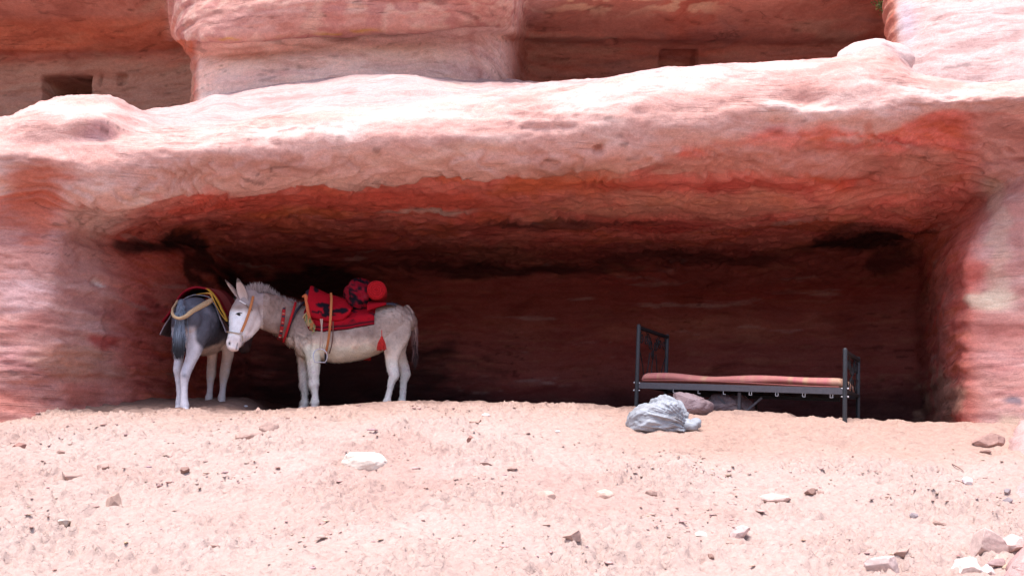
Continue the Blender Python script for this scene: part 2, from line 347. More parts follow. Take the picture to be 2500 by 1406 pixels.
c = mixc(c, [.045, .022, .024], deep_shade*(1-ss(q[:, 2]+.25*b3, .55, 1.05))*.85)  # lower back wall blackened further, painted shade
c = mixc(c, PALE*.8, ss(-b2+.4*b1, .35, .6)*.45)
cb = np.tile(PINK, (len(q), 1))
cb = mixc(cb, PALE, ss(fbm(q, (1.2, 1.2, 3), 4, 60), -.1, .45)*.8)
cb = mixc(cb, [.52, .27, .22], ss(b2, .0, .5)*.5)
cb = mixc(cb, [.66, .50, .52], ss(fbm(q, (.9, .9, 3), 3, 61), .2, .5)*.4*ss(q[:, 2], 2.9, 3.2))
cb = mixc(cb, [.47, .33, .31], ss(rp+.5*b3, 12.4, 13.2)*.85)
c = c*(1-beam[:, None]) + cb*beam[:, None]
# outer pillars: pink and purple weathered rock
pil = np.maximum(ss(-px-60*b3, -560, -230), ss(px, 2330, 2420))*ss(-q[:, 1], -10.2, -9.3)*(1-beam)
cp = np.tile(np.array([.52, .27, .235]), (len(q), 1))
cp = mixc(cp, [.64, .44, .40], ss(b1+.3*b3, -.05, .4)*.8)
cp = mixc(cp, PURP, ss(b2, .05, .5)*.6)
cp = mixc(cp, [.45, .12, .08], ss(-b3+.3*b1, .1, .5)*.6)
c = c*(1-pil[:, None]) + cp*pil[:, None]
warpx = px + 55*fbm(q, (1.5, 1.5, 3), 4, 70); warpy = py + 22*fbm(q, (1.5, 1.5, 3), 4, 71)
SPN = .6*fbm(q, (2, 2, 5), 5, 74)+.5*fbm(np.stack([q[:, 0]*1.2, q[:, 1]*1.2, wz*12], 1), 1, 3, 75)
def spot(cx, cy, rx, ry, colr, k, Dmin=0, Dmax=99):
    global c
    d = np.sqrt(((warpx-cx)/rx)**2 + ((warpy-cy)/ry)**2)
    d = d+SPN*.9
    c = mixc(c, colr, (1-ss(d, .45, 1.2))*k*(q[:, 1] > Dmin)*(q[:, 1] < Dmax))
spot(80, 490, 85, 120, [.48, .14, .09], .8, 0, 9.3)
spot(40, 720, 90, 60, [.70, .50, .50], .7, 0, 9.3); spot(60, 880, 90, 40, [.45, .22, .22], .6); spot(240, 688, 16, 10, [.75, .62, .55], .9)
spot(180, 880, 120, 45, [.50, .30, .22], .6); spot(270, 830, 40, 25, [.45, .08, .07], .8)
spot(90, 780, 50, 30, [.42, .16, .14], .5)
spot(330, 600, 75, 26, SOOT_AND_SHADE*2, .85); spot(440, 590, 60, 40, SOOT_AND_SHADE, .9); spot(480, 640, 36, 60, SOOT_AND_SHADE*1.5, .85); spot(390, 605, 60, 25, SOOT_AND_SHADE, .8); spot(560, 690, 60, 60, SOOT_AND_SHADE*1.5, .5)
spot(740, 690, 260, 44, SOOT_AND_SHADE, .95, 11); spot(860, 920, 330, 120, SOOT_AND_SHADE, .85, 10.9); spot(1250, 658, 330, 20, SOOT_AND_SHADE, .75, 11); spot(1700, 630, 240, 16, SOOT_AND_SHADE, .5, 11)  # wide low spot paints the cave's shade onto the lower back wall
spot(2080, 590, 130, 28, SOOT_AND_SHADE, .92, 10.5); spot(2180, 640, 75, 40, SOOT_AND_SHADE, .6, 10.5); spot(1350, 548, 260, 15, SOOT_AND_SHADE*1.5, .65); spot(2150, 560, 140, 16, SOOT_AND_SHADE*1.6, .6)
spot(1650, 500, 600, 38, [.50, .30, .21], .45); spot(900, 495, 560, 34, [.62, .10, .065], .7); spot(700, 560, 500, 14, [.46, .10, .05], .4)
spot(1050, 515, 130, 9, [.55, .42, .36], .8); spot(1640, 425, 50, 8, [.55, .42, .33], .7); spot(760, 520, 160, 9, [.56, .17, .06], .5)
spot(1350, 455, 190, 28, [.50, .12, .05], .6); spot(1800, 460, 380, 14, [.42, .07, .05], .6); spot(2080, 455, 80, 25, [.46, .08, .05], .6)
spot(2000, 350, 20, 50, [.50, .14, .08], .5); spot(2115, 330, 16, 45, [.50, .14, .08], .5)
spot(1900, 400, 430, 48, [.50, .24, .19], .85); spot(2250, 440, 140, 60, [.46, .20, .15], .6); spot(1450, 420, 120, 22, [.50, .27, .20], .6)
spot(2430, 560, 36, 170, [.56, .38, .30], .75); spot(2390, 730, 55, 22, [.62, .50, .38], .85); spot(2440, 720, 40, 35, [.62, .52, .40], .7)
spot(2370, 660, 45, 38, [.42, .09, .07], .7); spot(2440, 810, 80, 40, [.40, .14, .12], .6); spot(2480, 980, 25, 14, [.12, .11, .14], .8); spot(2300, 980, 50, 90, [.46, .29, .21], .7)
spot(2440, 880, 70, 40, [.44, .19, .18], .6); spot(2300, 750, 22, 150, [.36, .14, .11], .5); spot(2470, 1030, 40, 20, [.60, .45, .34], .8)
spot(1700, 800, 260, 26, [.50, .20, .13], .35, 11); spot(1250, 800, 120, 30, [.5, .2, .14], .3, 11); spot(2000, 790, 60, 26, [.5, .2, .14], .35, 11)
# near the top edge a purple shade of stone, dark desert varnish lines
spot(300, 285, 60, 25, [.50, .27, .24], .7); spot(235, 330, 55, 18, [.46, .26, .28], .6); spot(1120, 212, 28, 22, [.50, .36, .30], .5)
crack = ss(fbm(np.stack([q[:, 0]*1.2, q[:, 1]*1.2, wz*9], 1), 1, 3, 80, ridged=True), .80, .88)*ss(fbm(q, (.7, .7, .9), 2, 81), 0, .3)
c = c*(1-.45*(crack*(1-crest_m*.7))[:, None])
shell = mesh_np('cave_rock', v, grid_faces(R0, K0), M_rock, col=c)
tag(shell, 'carved shelter in red and pink layered sandstone with a thick rounded beam of rock above its mouth', 'cave', kind='structure')
# ------------------------------------------------------------------ upper cliff
UX = [-900, -10, 105, 250, 440, 474, 486, 560, 800, 1050, 1180, 1245, 1290, 1600, 1900, 2150, 2178, 2192, 2260, 2380, 2520, 3000]
def urow(py, D, dx=None):
    x = np.array(UX, float)
    if dx is not None: x = x + np.array(dx, float)
    return P(x, np.array(py, float), np.array(D, float))
def fill(l, b, r, c4):       # left recess(5), block(7), right recess(5), right cliff(5)
    return list(l)+list(b)+list(r)+list(c4)
urows = [
 urow([420]*22, fill([15.8, 15.8, 15.8, 15.8, 15.6, 15.5], [12.5, 12.2, 12.2, 12.2, 12.4, 13.2], [14.6, 14.8, 14.8, 14.6], [14.2, 10.6, 10.2, 9.9, 9.7, 9.5])),
 urow([300]*22, fill([15.8, 15.8, 15.8, 15.8, 15.6, 15.5], [12.3, 12.1, 12.1, 12.1, 12.3, 13.1], [14.6, 14.8, 14.8, 14.6], [14.2, 10.5, 10.2, 9.9, 9.7, 9.5])),
 urow([210]*22, fill([15.8, 15.8, 15.8, 15.8, 15.6, 15.5], [12.25, 12.0, 11.9, 12.0, 12.5, 13.3], [14.5, 14.7, 14.7, 14.5], [14.2, 10.5, 10.25, 10.0, 9.8, 9.6])),
 urow([160]*22, fill([15.7, 15.7, 15.7, 15.7, 15.5, 15.4], [12.25, 12.0, 11.9, 12.0, 12.45, 13.2], [14.4, 14.6, 14.6, 14.4], [14.1, 10.6, 10.3, 10.05, 9.9, 9.7])),
 urow([130]*4+[132, 134, 134, 128, 108, 90, 85, 95]+[100, 110, 110, 110]+[120]*6, fill([15.5, 15.5, 15.5, 15.5, 15.4, 15.3], [12.3, 12.05, 11.95, 12.0, 12.4, 13.1], [14.1, 14.4, 14.5, 14.3], [14.0, 10.7, 10.4, 10.15, 10.0, 9.8])),
 urow([122]*4+[124, 124, 124, 116, 95, 78, 72, 80]+[86, 96, 98, 98]+[100]*6, fill([15.4, 15.4, 15.4, 15.4, 15.3, 15.2], [12.1, 11.85, 11.9, 11.95, 12.1, 12.6], [13.8, 14.1, 14.3, 14.2], [13.9, 10.8, 10.5, 10.2, 10.1, 9.9]), [0]*4+[0, -6, -10, -4]+[0]*14),
 urow([100]*4+[108, 110, 108, 98, 76, 66, 60, 62]+[66, 78, 72, 66]+[70]*6, fill([15.3, 15.3, 15.3, 15.2, 15.1, 15.0], [11.95, 11.6, 11.6, 11.6, 11.8, 12.3], [13.7, 13.9, 14.0, 14.0], [13.8, 10.9, 10.6, 10.3, 10.2, 10.0]), [0]*4+[-12, -18, -20, -10]+[0]*14),
 urow([60]*4+[80, 82, 80, 66, 45, 35, 30, 32]+[34, 40, 36, 30]+[35]*6, fill([15.2, 15.1, 15.0, 14.9, 14.8, 14.7], [12.0, 11.5, 11.4, 11.4, 11.5, 11.9], [13.2, 13.5, 13.7, 13.8], [13.7, 11.0, 10.7, 10.4, 10.3, 10.1]), [0]*4+[-30, -44, -50, -30, -5]+[0]*13),
 urow([20]*4+[40, 42, 40, 30, 10, 5, 0, 0]+[0]*4+[0]*6, fill([14.6, 14.6, 14.5, 14.6, 14.6, 14.5], [12.1, 11.5, 11.3, 11.3, 11.3, 11.6], [12.7, 13.0, 13.3, 13.5], [13.4, 11.2, 10.9, 10.6, 10.5, 10.2]), [0]*4+[-35, -50, -58, -40, -10]+[0]*13),
 urow([-60]*22, fill([13.9, 13.9, 13.9, 13.9, 13.7, 13.5], [12.2, 11.6, 11.2, 11.0, 11.0, 11.1], [12.6, 12.9, 13.1, 13.3], [13.2, 11.4, 11.2, 11.0, 10.8, 10.5]), [0]*4+[-50, -70, -80, -60, -10]+[0]*13),
 urow([-260]*22, [13.6]*6+[12.2, 11.8, 11.6, 11.6, 11.6, 11.8]+[12.7, 13.0, 13.1, 13.2]+[11.8]*6),
 urow([-600]*22, [14]*6+[13.4]*10+[12.6]*6),
 urow([-1300]*22, [15.0]*22),
 urow([-2300]*22, [17.5]*22),
]
C = np.stack(urows)
Q = densify(densify(C[:10], .028, 0), .032, 1)
# the part out of frame, coarser, joined in the same sheet
Qt = densify(C[9:], .35, 0)[1:]
Qt = densify(Qt, .032, 1) if False else Qt
xs_ratio = None
def resample_cols(Arow, K):
    n0 = Arow.shape[1]; xq = np.linspace(0, n0-1, K); k = np.clip(xq.astype(int), 0, n0-2); f = (xq-k)[None, :, None]
    return Arow[:, k]*(1-f)+Arow[:, k+1]*f
R1, K1 = Q.shape[:2]
seg = np.linalg.norm(np.diff(C[:10], axis=1), axis=-1).mean(axis=0); nn = np.maximum(1, np.round(seg/.032).astype(int))
# same column parameter as Q, linear between control columns
idx = np.concatenate([i+np.arange(nn[i])/nn[i] for i in range(len(nn))]+[[len(nn)]])
if len(idx) != K1:
    idx = np.linspace(0, len(nn), K1)
k = np.clip(idx.astype(int), 0, len(nn)-1); f = (idx-k)[None, :, None]
Qt = Qt[:, k]*(1-f)+Qt[:, k+1]*f
Q = smooth_grid(Q, 2)
Qall = np.concatenate([Q, Qt])
R1 = Qall.shape[0]
Nn = grid_normals(Qall); q = Qall.reshape(-1, 3); n = Nn.reshape(-1, 3); px, py = proj(q)
cm = np.sign((n.reshape(R1, K1, 3)[20, K1//2]*(-q.reshape(R1, K1, 3)[20, K1//2])).sum())
wz = strata(q, 3, tilt=-.03)
big = fbm(q, (.7, .7, 1.2), 4, 101); med = fbm(q, (2, 2, 5), 4, 102); fine = fbm(q, (7, 7, 16), 3, 104)
flat = np.abs(n[:, 2]); layer = terrace(wz*4.3, .15)-wz*4.3; layer2 = terrace(wz*12)-wz*12
rec = ((px < 470) | ((px > 1290) & (px < 2180)))*1.0
disp = .06*big+.03*med+.009*fine+(.05*layer+.015*layer2)*(1-.6*flat)*(.42+.58*rec)
def niche(x0, x1, y0, y1, depth, soft=3.):
    wob = 4*fbm(q, (4, 4, 4), 2, 7)
    return -depth*ss(px+wob, x0-soft, x0+soft)*(1-ss(px+wob, x1-soft, x1+soft))*ss(py+wob, y0-soft, y0+soft)*(1-ss(py+wob, y1-soft, y1+soft))
nz = niche(107, 220, 190, 262, 1.2) + niche(286, 306, 182, 206, .10) + niche(243, 248, 186, 214, .08, 2) + niche(1612, 1702, 126, 190, .28) + niche(1480, 1502, 96, 108, .12)
disp += nz
disp += np.where(px < 470, -.5*ss(-(py+10*b3[:1].mean()), -30, -5)*0, 0)
# seam under the overhanging block
sn = 9*fbm(q, (1.6, 1.6, .1), 4, 44)
sl = np.interp(px, [480, 600, 700, 800, 900, 1000, 1100, 1200], [112, 104, 98, 92, 86, 80, 70, 66])
sl = sl+sn
seam = np.exp(-((py-sl)/4.5)**2)*(.5+.7*ss(fbm(q, (1.1, 1.1, .1), 2, 46), -.2, .3))*ss(px, 476, 500)*(1-ss(px, 1150, 1230))
disp -= .16*seam
disp += .05*ss(sl-py, 0, 8)*ss(px, 476, 500)*(1-ss(px, 1150, 1230))*(1-ss(sl-py, 14, 40))
v = q + n*(cm*disp)[:, None]
b1 = fbm(np.stack([q[:, 0]*.45, q[:, 1]*.45, wz*4], 1), 1, 5, 151); b2 = fbm(np.stack([q[:, 0]*.8+5, q[:, 1]*.8, wz*9], 1), 1, 4, 152); b3 = fbm(q, (.8, .8, 1.5), 4, 153)
sw = fbm(q+.5*np.stack([b3, b3*0, b3], 1), (1.1, 1.1, 1.6), 5, 160)
c = np.tile(np.array([.42, .17, .125]), (len(q), 1))
c = mixc(c, [.42, .105, .065], ss(b1, .0, .4)*.7); c = mixc(c, [.42, .25, .18], ss(b2, .1, .5)*.55); c = mixc(c, [.22, .11, .10], ss(-b2+.3*b3, .2, .55)*.5)
c = mixc(c, [.40, .26, .19], ss(py+30*b3, 130, 170)*(px < 470)*.55)
c = mixc(c, [.44, .11, .05], (1-ss(py+14*b3, 118, 132))*ss(py+8*b3, 30, 60)*(px < 470)*.6)
blk = ss(px, 470, 488)*(1-ss(px+25*b3, 1205, 1275))
blk = np.where(py < 100, ss(px, 395, 440)*(1-ss(px+60*b3+(py-60)*1.4, 1240, 1330)), blk)
lowblk = ss(py-sl, -6, 6)
cb = np.tile(np.array([.74, .50, .42]), (len(q), 1)); cb = mixc(cb, [.60, .36, .33], ss(b2, .05, .45)*.6); cb = mixc(cb, [.52, .36, .37], ss(-b1+.6*ss(px, 850, 1100)-.3, .25, .5)*.25); cb = mixc(cb, [.72, .56, .50], ss(b3, .1, .5)*.6)
ct = np.tile(np.array([.62, .33, .235]), (len(q), 1)); ct = mixc(ct, [.76, .56, .41], ss(np.sin(sw*16+b2*2), .2, .9)*.8); ct = mixc(ct, [.42, .13, .09], ss(np.sin(sw*11+2), .3, .9)*.7); ct = mixc(ct, [.45, .25, .24], ss(-(py-sl), -20, -5)*.6)
cc = cb*lowblk[:, None]+ct*(1-lowblk)[:, None]
c = c*(1-blk[:, None])+cc*blk[:, None]
och = np.exp(-((py-(sl-15+8*fbm(q, (2.2, 2.2, .1), 4, 45)))/2.2)**2)*ss(fbm(q, (3, 3, .1), 2, 48), -.25, .1)*ss(px, 480, 520)*(1-ss(px, 880, 960)); c = mixc(c, [.50, .30, .07], och*.8)
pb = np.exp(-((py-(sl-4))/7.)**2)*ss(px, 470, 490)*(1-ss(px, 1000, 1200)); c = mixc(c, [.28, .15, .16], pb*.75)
tr = ss(px, 1260, 1400)*(1-ss(px, 1700, 1800))*(1-ss(py+40*b3, 5, 50)); c = mixc(c, [.62, .42, .28], tr*ss(np.sin(sw*13), -.2, .6)*.8)
vs = np.exp(-((px-(1165+60*b3))/10.)**2)*(py < 200); c = mixc(c, [.40, .16, .13], vs*.4)
vs = np.exp(-((px-(680+70*b3))/16.)**2)*(py < 230); c = mixc(c, [.46, .22, .18], vs*.3)
rc = ss(px, 2180, 2196); cr = np.tile(np.array([.50, .36, .335]), (len(q), 1)); cr = mixc(cr, [.52, .34, .32], ss(b2, 0, .5)*.5); cr = mixc(cr, [.56, .43, .41], ss(b3, .1, .5)*.6)
cr = mixc(cr, [.40, .33, .37], np.exp(-((px-2215-10*b3)/22.)**2-((py-50)/55.)**2)*.8)
c = c*(1-rc[:, None])+cr*rc[:, None]
c = c*(1-.35*(ss(fbm(np.stack([q[:, 0]*.7, q[:, 1]*.7, wz*8], 1), 1, 3, 180, ridged=True), .80, .9))[:, None])
up = mesh_np('cliff', v, grid_faces(R1, K1), M_rock2, col=c)
tag(up, 'banded red and pale pink sandstone cliff face rising behind the rock ledge', 'cliff', kind='structure')

# unseen opposite wall, added behind the camera: it hides the low sky from the cave
ox = np.linspace(-45, 45, 60); oz = np.linspace(-4, 4.5, 16); OX, OZ = np.meshgrid(ox, oz)
op = np.stack([OX.ravel(), -14+.12*OX.ravel()**2*.05-0.12*OZ.ravel(), OZ.ravel()], 1); op[:, 1] += 1.6*fbm(op, (.12, .12, .3), 4, 900)
oc = np.tile([.40, .22, .17], (len(op), 1)); oc = mixc(oc, [.34, .13, .09], ss(fbm(op, (.1, .1, .6), 3, 901), 0, .4)*.7)
tag(mesh_np('sky_block_wall', op, grid_faces(16, 60), M_rock2, col=oc), 'unseen sandstone canyon wall added behind the camera to block low sky', kind='structure')

# ------------------------------------------------------------------ ground
def G(x, y):
    x = np.asarray(x, float); y = np.asarray(y, float)
    X = [-9, -4.6, -3.9, -3.1, -2.5, -2.0, -1.4, -.9, 0, .9, 1.55, 2.6, 3.5, 4.3, 9]
    zb = np.interp(x, X, [.15, .20, .27, .285, .305, .335, .365, .405, .395, .375, .345, .255, .215, .16, .0])
    yb = np.interp(x, X, [8.6, 8.6, 8.8, 9.0, 9.1, 9.2, 9.2, 9.2, 9.2, 9.4, 9.35, 8.9, 8.8, 8.6, 8.4])
    wd = np.interp(x, X, [.5, .5, .5, .5, .5, .5, .5, .5, .5, .35, .3, .35, .4, .4, .4])
    t = np.maximum(yb-y, 0); sl = (zb+1.62)/(yb-.6)
    down = sl*1.06*(np.sqrt(t*t+wd*wd)-wd)
    z = zb-np.minimum(down, zb+2.1)
    b = np.maximum(y-yb, 0)
    z = z + np.where(y > yb, .17*np.clip(b, 0, 1.3)*(1-ss(x, -2.75, -2.25)) - .012*b*ss(x, -2.75, -2.25), 0)
    return z
gx = np.concatenate([-np.geomspace(70, 6.2, 26), np.arange(-6, 6.001, .0125), np.geomspace(6.2, 70, 26)])
gy = np.concatenate([-np.geomspace(70, .5, 24), np.arange(0, 4.2, .12), np.arange(4.2, 9.8, .0115), np.arange(9.8, 14.5, .06), np.geomspace(15, 60, 10)])
GX, GY = np.meshgrid(gx, gy)
Z = G(GX, GY)
p3 = np.stack([GX.ravel(), GY.ravel(), np.zeros(GX.size)], 1)
near = (ss(p3[:, 1], 3.8, 4.4)*(np.abs(p3[:, 0]) < 6.1))
sandy = ss(p3[:, 0], -.2, 1.6)*ss(p3[:, 1]+.25*fbm(p3, 1, 2, 5), 6.9, 7.5)         # soft trampled sand at the mouth
sandy = np.maximum(sandy, ss(p3[:, 1], 8.9, 9.2))
lump = fbm(p3, (.8, .8, 1), 3, 201)*.055
med = fbm(p3, (3.2, 4.2, 1), 4, 202)
cl = fbm(p3, (9, 13, 1), 3, 203); cl = terrace(cl*2.2+.5, .10)/2.2          # crusts with steep little edges
cl2 = fbm(p3, (22, 30, 1), 2, 204); cl2 = terrace(cl2*1.8+.3, .14)/1.8
patch = ss(fbm(p3, (1.4, 1.6, 1), 3, 205), -.25, .35)
wr = ss(perlin(p3*np.array([4.0, 5.0, 1]), 210), -.5, .5)*.0
foot = -np.abs(perlin(p3*np.array([3.4, 5.2, 1]), 211))*.13 - np.abs(perlin(p3*np.array([7, 10, 1]), 212))*.045
h = lump*(1-.5*sandy) + (1-sandy)*(med*.055 + cl*.060*(.3+.7*patch) + cl2*.038*(.3+.7*patch)) + sandy*(foot+.045 + .012*med)
Zf = Z.ravel() + h*np.clip(near+.15, 0, 1)*(1-.5*ss(p3[:, 1], 9.2, 9.8))
gc = np.tile(np.array([.435, .318, .275]), (p3.shape[0], 1))
gc = mixc(gc, [.39, .25, .21], ss(fbm(p3, (.7, .7, 1), 4, 220), 0, .5)*.6)
gc = mixc(gc, [.49, .37, .33], ss(fbm(p3, (1.1, 1.6, 1), 4, 221), .05, .6)*.45)
gc = mixc(gc, [.40, .26, .205], sandy*.8)
gc = mixc(gc, [.40, .265, .21], ss(p3[:, 1]+.5*fbm(p3, 1, 3, 6), 7.8, 8.8)*.7); gc = mixc(gc, [.22, .13, .10], ss(p3[:, 1], 9.0, 9.5)*.8); gc = mixc(gc, [.05, .03, .026], ss(p3[:, 1]+.3*fbm(p3, 1.5, 3, 9), 9.9, 10.7)*.85)  # tan sand at the brow, then cave shade painted into the inner floor
gc = mixc(gc, [.28, .17, .14], ss(-cl, .15, .45)*(1-sandy)*.4)
gv = np.stack([p3[:, 0], p3[:, 1], Zf], 1)
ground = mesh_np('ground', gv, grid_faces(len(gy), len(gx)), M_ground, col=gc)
tag(ground, kind='structure', label='slope of pale pink sand and crumbly clay rising to the cave floor')
from mathutils.bvhtree import BVHTree
def ray_z(x, y):
    """height of the finished ground at x,y"""
    i = int(np.clip(np.searchsorted(gx, x), 1, len(gx)-1)); j = int(np.clip(np.searchsorted(gy, y), 1, len(gy)-1))
    return float(Zf.reshape(len(gy), len(gx))[j, i])
def ground_at_pixel(px, py):
    """first point along the sight line through a pixel that meets the ground"""
    d0 = P(px, py, 1.0)
    for D in np.arange(3.0, 10.5, .01):
        p = d0*D
        if p[2] <= float(G(p[0], p[1]))+.0: return np.array([p[0], p[1], ray_z(p[0], p[1])])
    p = d0*9.0; return np.array([p[0], p[1], ray_z(p[0], p[1])])
# ------------------------------------------------------------------ modelling helpers for things
def catmull(pts, n):
    p = np.asarray(pts, float); m = len(p)
    xq = np.linspace(0, m-1, n)
    return pchip_rows(p, np.arange(m), xq)
def loft(cent, a, b, side, seg=24, n=None, power=2.0, cap=True):
    """closed tube; a = half height in the picture plane, b = half width along 'side'"""
    n = n or max(8, len(cent)*7)
    c = catmull(cent, n); a = catmull(np.array(a)[:, None], n)[:, 0]; b = catmull(np.array(b)[:, None], n)[:, 0]
    side = np.asarray(side, float); sides = catmull(side, n) if side.ndim == 2 else np.tile(side, (n, 1))
    t = np.gradient(c, axis=0); t /= np.linalg.norm(t, axis=1, keepdims=True)+1e-9
    s = sides-(sides*t).sum(1, keepdims=True)*t; s /= np.linalg.norm(s, axis=1, keepdims=True)
    u = np.cross(t, s)
    if cap:
        # rounded ends
        k = 4; ex = []
        def endring(i, sg):
            r = min(a[i], b[i])*.8; L = []
            for q in range(1, k+1):
                th = q/k*math.pi/2*.97
                L.append((c[i]+sg*t[i]*r*math.sin(th), a[i]*math.cos(th), b[i]*math.cos(th), s[i], u[i]))
            return L
        pre = endring(0, -1)[::-1]; post = endring(n-1, 1)
        c = np.concatenate([[x[0] for x in pre], c, [x[0] for x in post]]); a = np.concatenate([[x[1] for x in pre], a, [x[1] for x in post]])
        b = np.concatenate([[x[2] for x in pre], b, [x[2] for x in post]]); s = np.concatenate([[x[3] for x in pre], s, [x[3] for x in post]]); u = np.concatenate([[x[4] for x in pre], u, [x[4] for x in post]])
    th = np.arange(seg)/seg*2*math.pi; ct, st = np.cos(th), np.sin(th); e = 2/power
    cx = np.sign(ct)*np.abs(ct)**e; sx = np.sign(st)*np.abs(st)**e
    v = c[:, None]+u[:, None]*(a[:, None]*cx[None])[..., None]+s[:, None]*(b[:, None]*sx[None])[..., None]
    m = len(c); f = grid_faces(m, seg, wrap=True); v = v.reshape(-1, 3)
    v = np.concatenate([v, [c[0]], [c[-1]]]); tri = []
    for i in range(seg):
        tri.append((i, i, (i+1) % seg, m*seg)[1:] ); tri.append(((m-1)*seg+(i+1) % seg, (m-1)*seg+i, m*seg+1))
    return v, [tuple(x) for x in f.tolist()]+tri
def merge(parts):
    V = []; Fc = []; o = 0
    for v, f in parts:
        V.append(np.asarray(v)); Fc += [tuple(i+o for i in x) for x in f]; o += len(v)
    return np.concatenate(V), Fc
def mesh_py(name, v, f, mat=None, parent=None, smooth=True, col=None, origin=None):
    v = np.asarray(v, float)
    if parent is not None: v = v-np.array(parent_origin(parent))
    elif origin is not None: v = v-np.array(origin)
    me = bpy.data.meshes.new(name); me.from_pydata(v.tolist(), [], f); me.update()
    bm = bmesh.new(); bm.from_mesh(me); bmesh.ops.recalc_face_normals(bm, faces=bm.faces); bm.to_mesh(me); bm.free()
    if col is not None: set_col(me, col)
    o = link_mesh(name, me, mat, parent, smooth)
    if origin is not None and parent is None: o.location = origin
    return o
def remesh_union(parts, vox, smooth=3):
    v, f = merge(parts); me = bpy.data.meshes.new('tmp'); me.from_pydata(v.tolist(), [], f)
    bm = bmesh.new(); bm.from_mesh(me); bmesh.ops.recalc_face_normals(bm, faces=bm.faces); bm.to_mesh(me); bm.free()
    o = bpy.data.objects.new('tmp', me); COL.objects.link(o)
    md = o.modifiers.new('r', 'REMESH'); md.mode = 'VOXEL'; md.voxel_size = vox
    sm = o.modifiers.new('s', 'SMOOTH'); sm.factor = .6; sm.iterations = smooth
    dg = bpy.context.evaluated_depsgraph_get(); e = o.evaluated_get(dg); m2 = bpy.data.meshes.new_from_object(e)
    bpy.data.objects.remove(o); bpy.data.meshes.remove(me)
    n = len(m2.vertices); co = np.zeros(n*3); m2.vertices.foreach_get('co', co); co = co.reshape(-1, 3)
    fs = [tuple(p.vertices) for p in m2.polygons]
    bpy.data.meshes.remove(m2)
    return co, fs
def vert_normals(v, f):
    t = np.array([x[:3] for x in f]); n = np.cross(v[t[:, 1]]-v[t[:, 0]], v[t[:, 2]]-v[t[:, 0]])
    o = np.zeros_like(v)
    for k in range(3): np.add.at(o, t[:, k], n)
    return o/(np.linalg.norm(o, axis=1, keepdims=True)+1e-12)
def fur(name, v, f, colf, parent, mat, count, length, width=.0035, groom=(0, 0, -1), stick=.5, mask=None, lenf=None, skip=False):
    t = np.array([x[:3] for x in f]); P0, P1, P2 = v[t[:, 0]], v[t[:, 1]], v[t[:, 2]]
    nn_ = np.cross(P1-P0, P2-P0); ar = np.linalg.norm(nn_, axis=1); nn_ = nn_/(ar[:, None]+1e-12)
    c0 = (P0+P1+P2)/3; wgt = ar.copy()
    if mask is not None: wgt = wgt*mask(c0, nn_)
    pick = rng.choice(len(t), count, p=wgt/wgt.sum()); r1, r2 = rng.random(count), rng.random(count); fl = r1+r2 > 1; r1[fl] = 1-r1[fl]; r2[fl] = 1-r2[fl]
    root = P0[pick]+(P1-P0)[pick]*r1[:, None]+(P2-P0)[pick]*r2[:, None]; N_ = nn_[pick]
    g = np.tile(np.array(groom, float), (count, 1)) if not callable(groom) else groom(root)
    g = g-(g*N_).sum(1, keepdims=True)*N_; g /= np.linalg.norm(g, axis=1, keepdims=True)+1e-9
    d = g+N_*stick+rng.normal(0, .22, (count, 3)); d /= np.linalg.norm(d, axis=1, keepdims=True)
    L_ = length*rng.uniform(.6, 1.3, count)
    if lenf is not None: L_ = L_*lenf(root)
    s = np.cross(d, N_); s /= np.linalg.norm(s, axis=1, keepdims=True)+1e-9
    root = root-N_*.003
    mid = root+d*(L_*.55)[:, None]; tip = root+d*L_[:, None]-N_*(L_*.15)[:, None]
    V = np.stack([root-s*width, root+s*width, mid+s*width*.6, tip, mid-s*width*.6], 1).reshape(-1, 3)
    b = np.arange(count)*5; Fq = [(i, i+1, i+2, i+3, i+4) for i in b.tolist()]
    col = colf(np.repeat(root, 5, axis=0))*np.repeat(rng.uniform(.68, 1.25, count), 5)[:, None]
    me = bpy.data.meshes.new(name); V = V-np.array(parent_origin(parent))
    me.from_pydata(V.tolist(), [], Fq); me.update(); set_col(me, col)
    return link_mesh(name, me, mat, parent, True)
def band(name, cent_fn, mat, parent, **k): pass
def tube(pts, r, seg=8, n=None, side=(0, 1, 0.01), flatk=1.0):
    pts = np.asarray(pts, float); n = n or len(pts)*6
    return loft(pts, [r]*len(pts), [r*flatk]*len(pts), side, seg=seg, n=n)
def pxs(D): return D/F      # metres per photo pixel at depth D
def limb(pts, side=(0, 1, 0), power=2.2, bk=1.0, seg=18, n=None):
    """pts: (px,py,D,half width px[,depth factor])"""
    c = np.array([P(p[0], p[1], p[2]) for p in pts]); a = [p[3]*p[2]/F for p in pts]; b = [p[3]*p[2]/F*(p[4] if len(p) > 4 else bk) for p in pts]
    return loft(c, a, b, side, seg=seg, power=power, n=n)

M_coat = simple('donkey_coat', attr=True, rough=.95, bump=.35, bscale=180, var=.14, spec=.05)
M_eye = simple('dark_eye', (.01, .008, .008), rough=.15, var=.0, spec=.5)
M_hoof = simple('hoof_horn', (.16, .13, .12), rough=.7, bump=.3, bscale=90)
M_leather = simple('tan_leather', (.50, .18, .06), rough=.65, bump=.3, bscale=120)
M_dleather = simple('dark_strap', (.030, .028, .045), rough=.6, bump=.3, bscale=120)
M_red = simple('red_webbing', (.50, .012, .018), rough=.8, bump=.4, bscale=220)
M_metal = simple('dull_steel', (.62, .60, .64), rough=.38, metal=.6, bscale=60, var=.1)
M_cloth = simple('woven_cloth', attr=True, rough=.92, bump=.5, bscale=260, var=.14, spec=.1)
M_rope = simple('plaited_rope', (.40, .30, .20), rough=.9, bump=.6, bscale=300, var=.3)
M_brown = simple('brown_cord', (.15, .10, .07), rough=.8, bump=.5, bscale=300, var=.3)

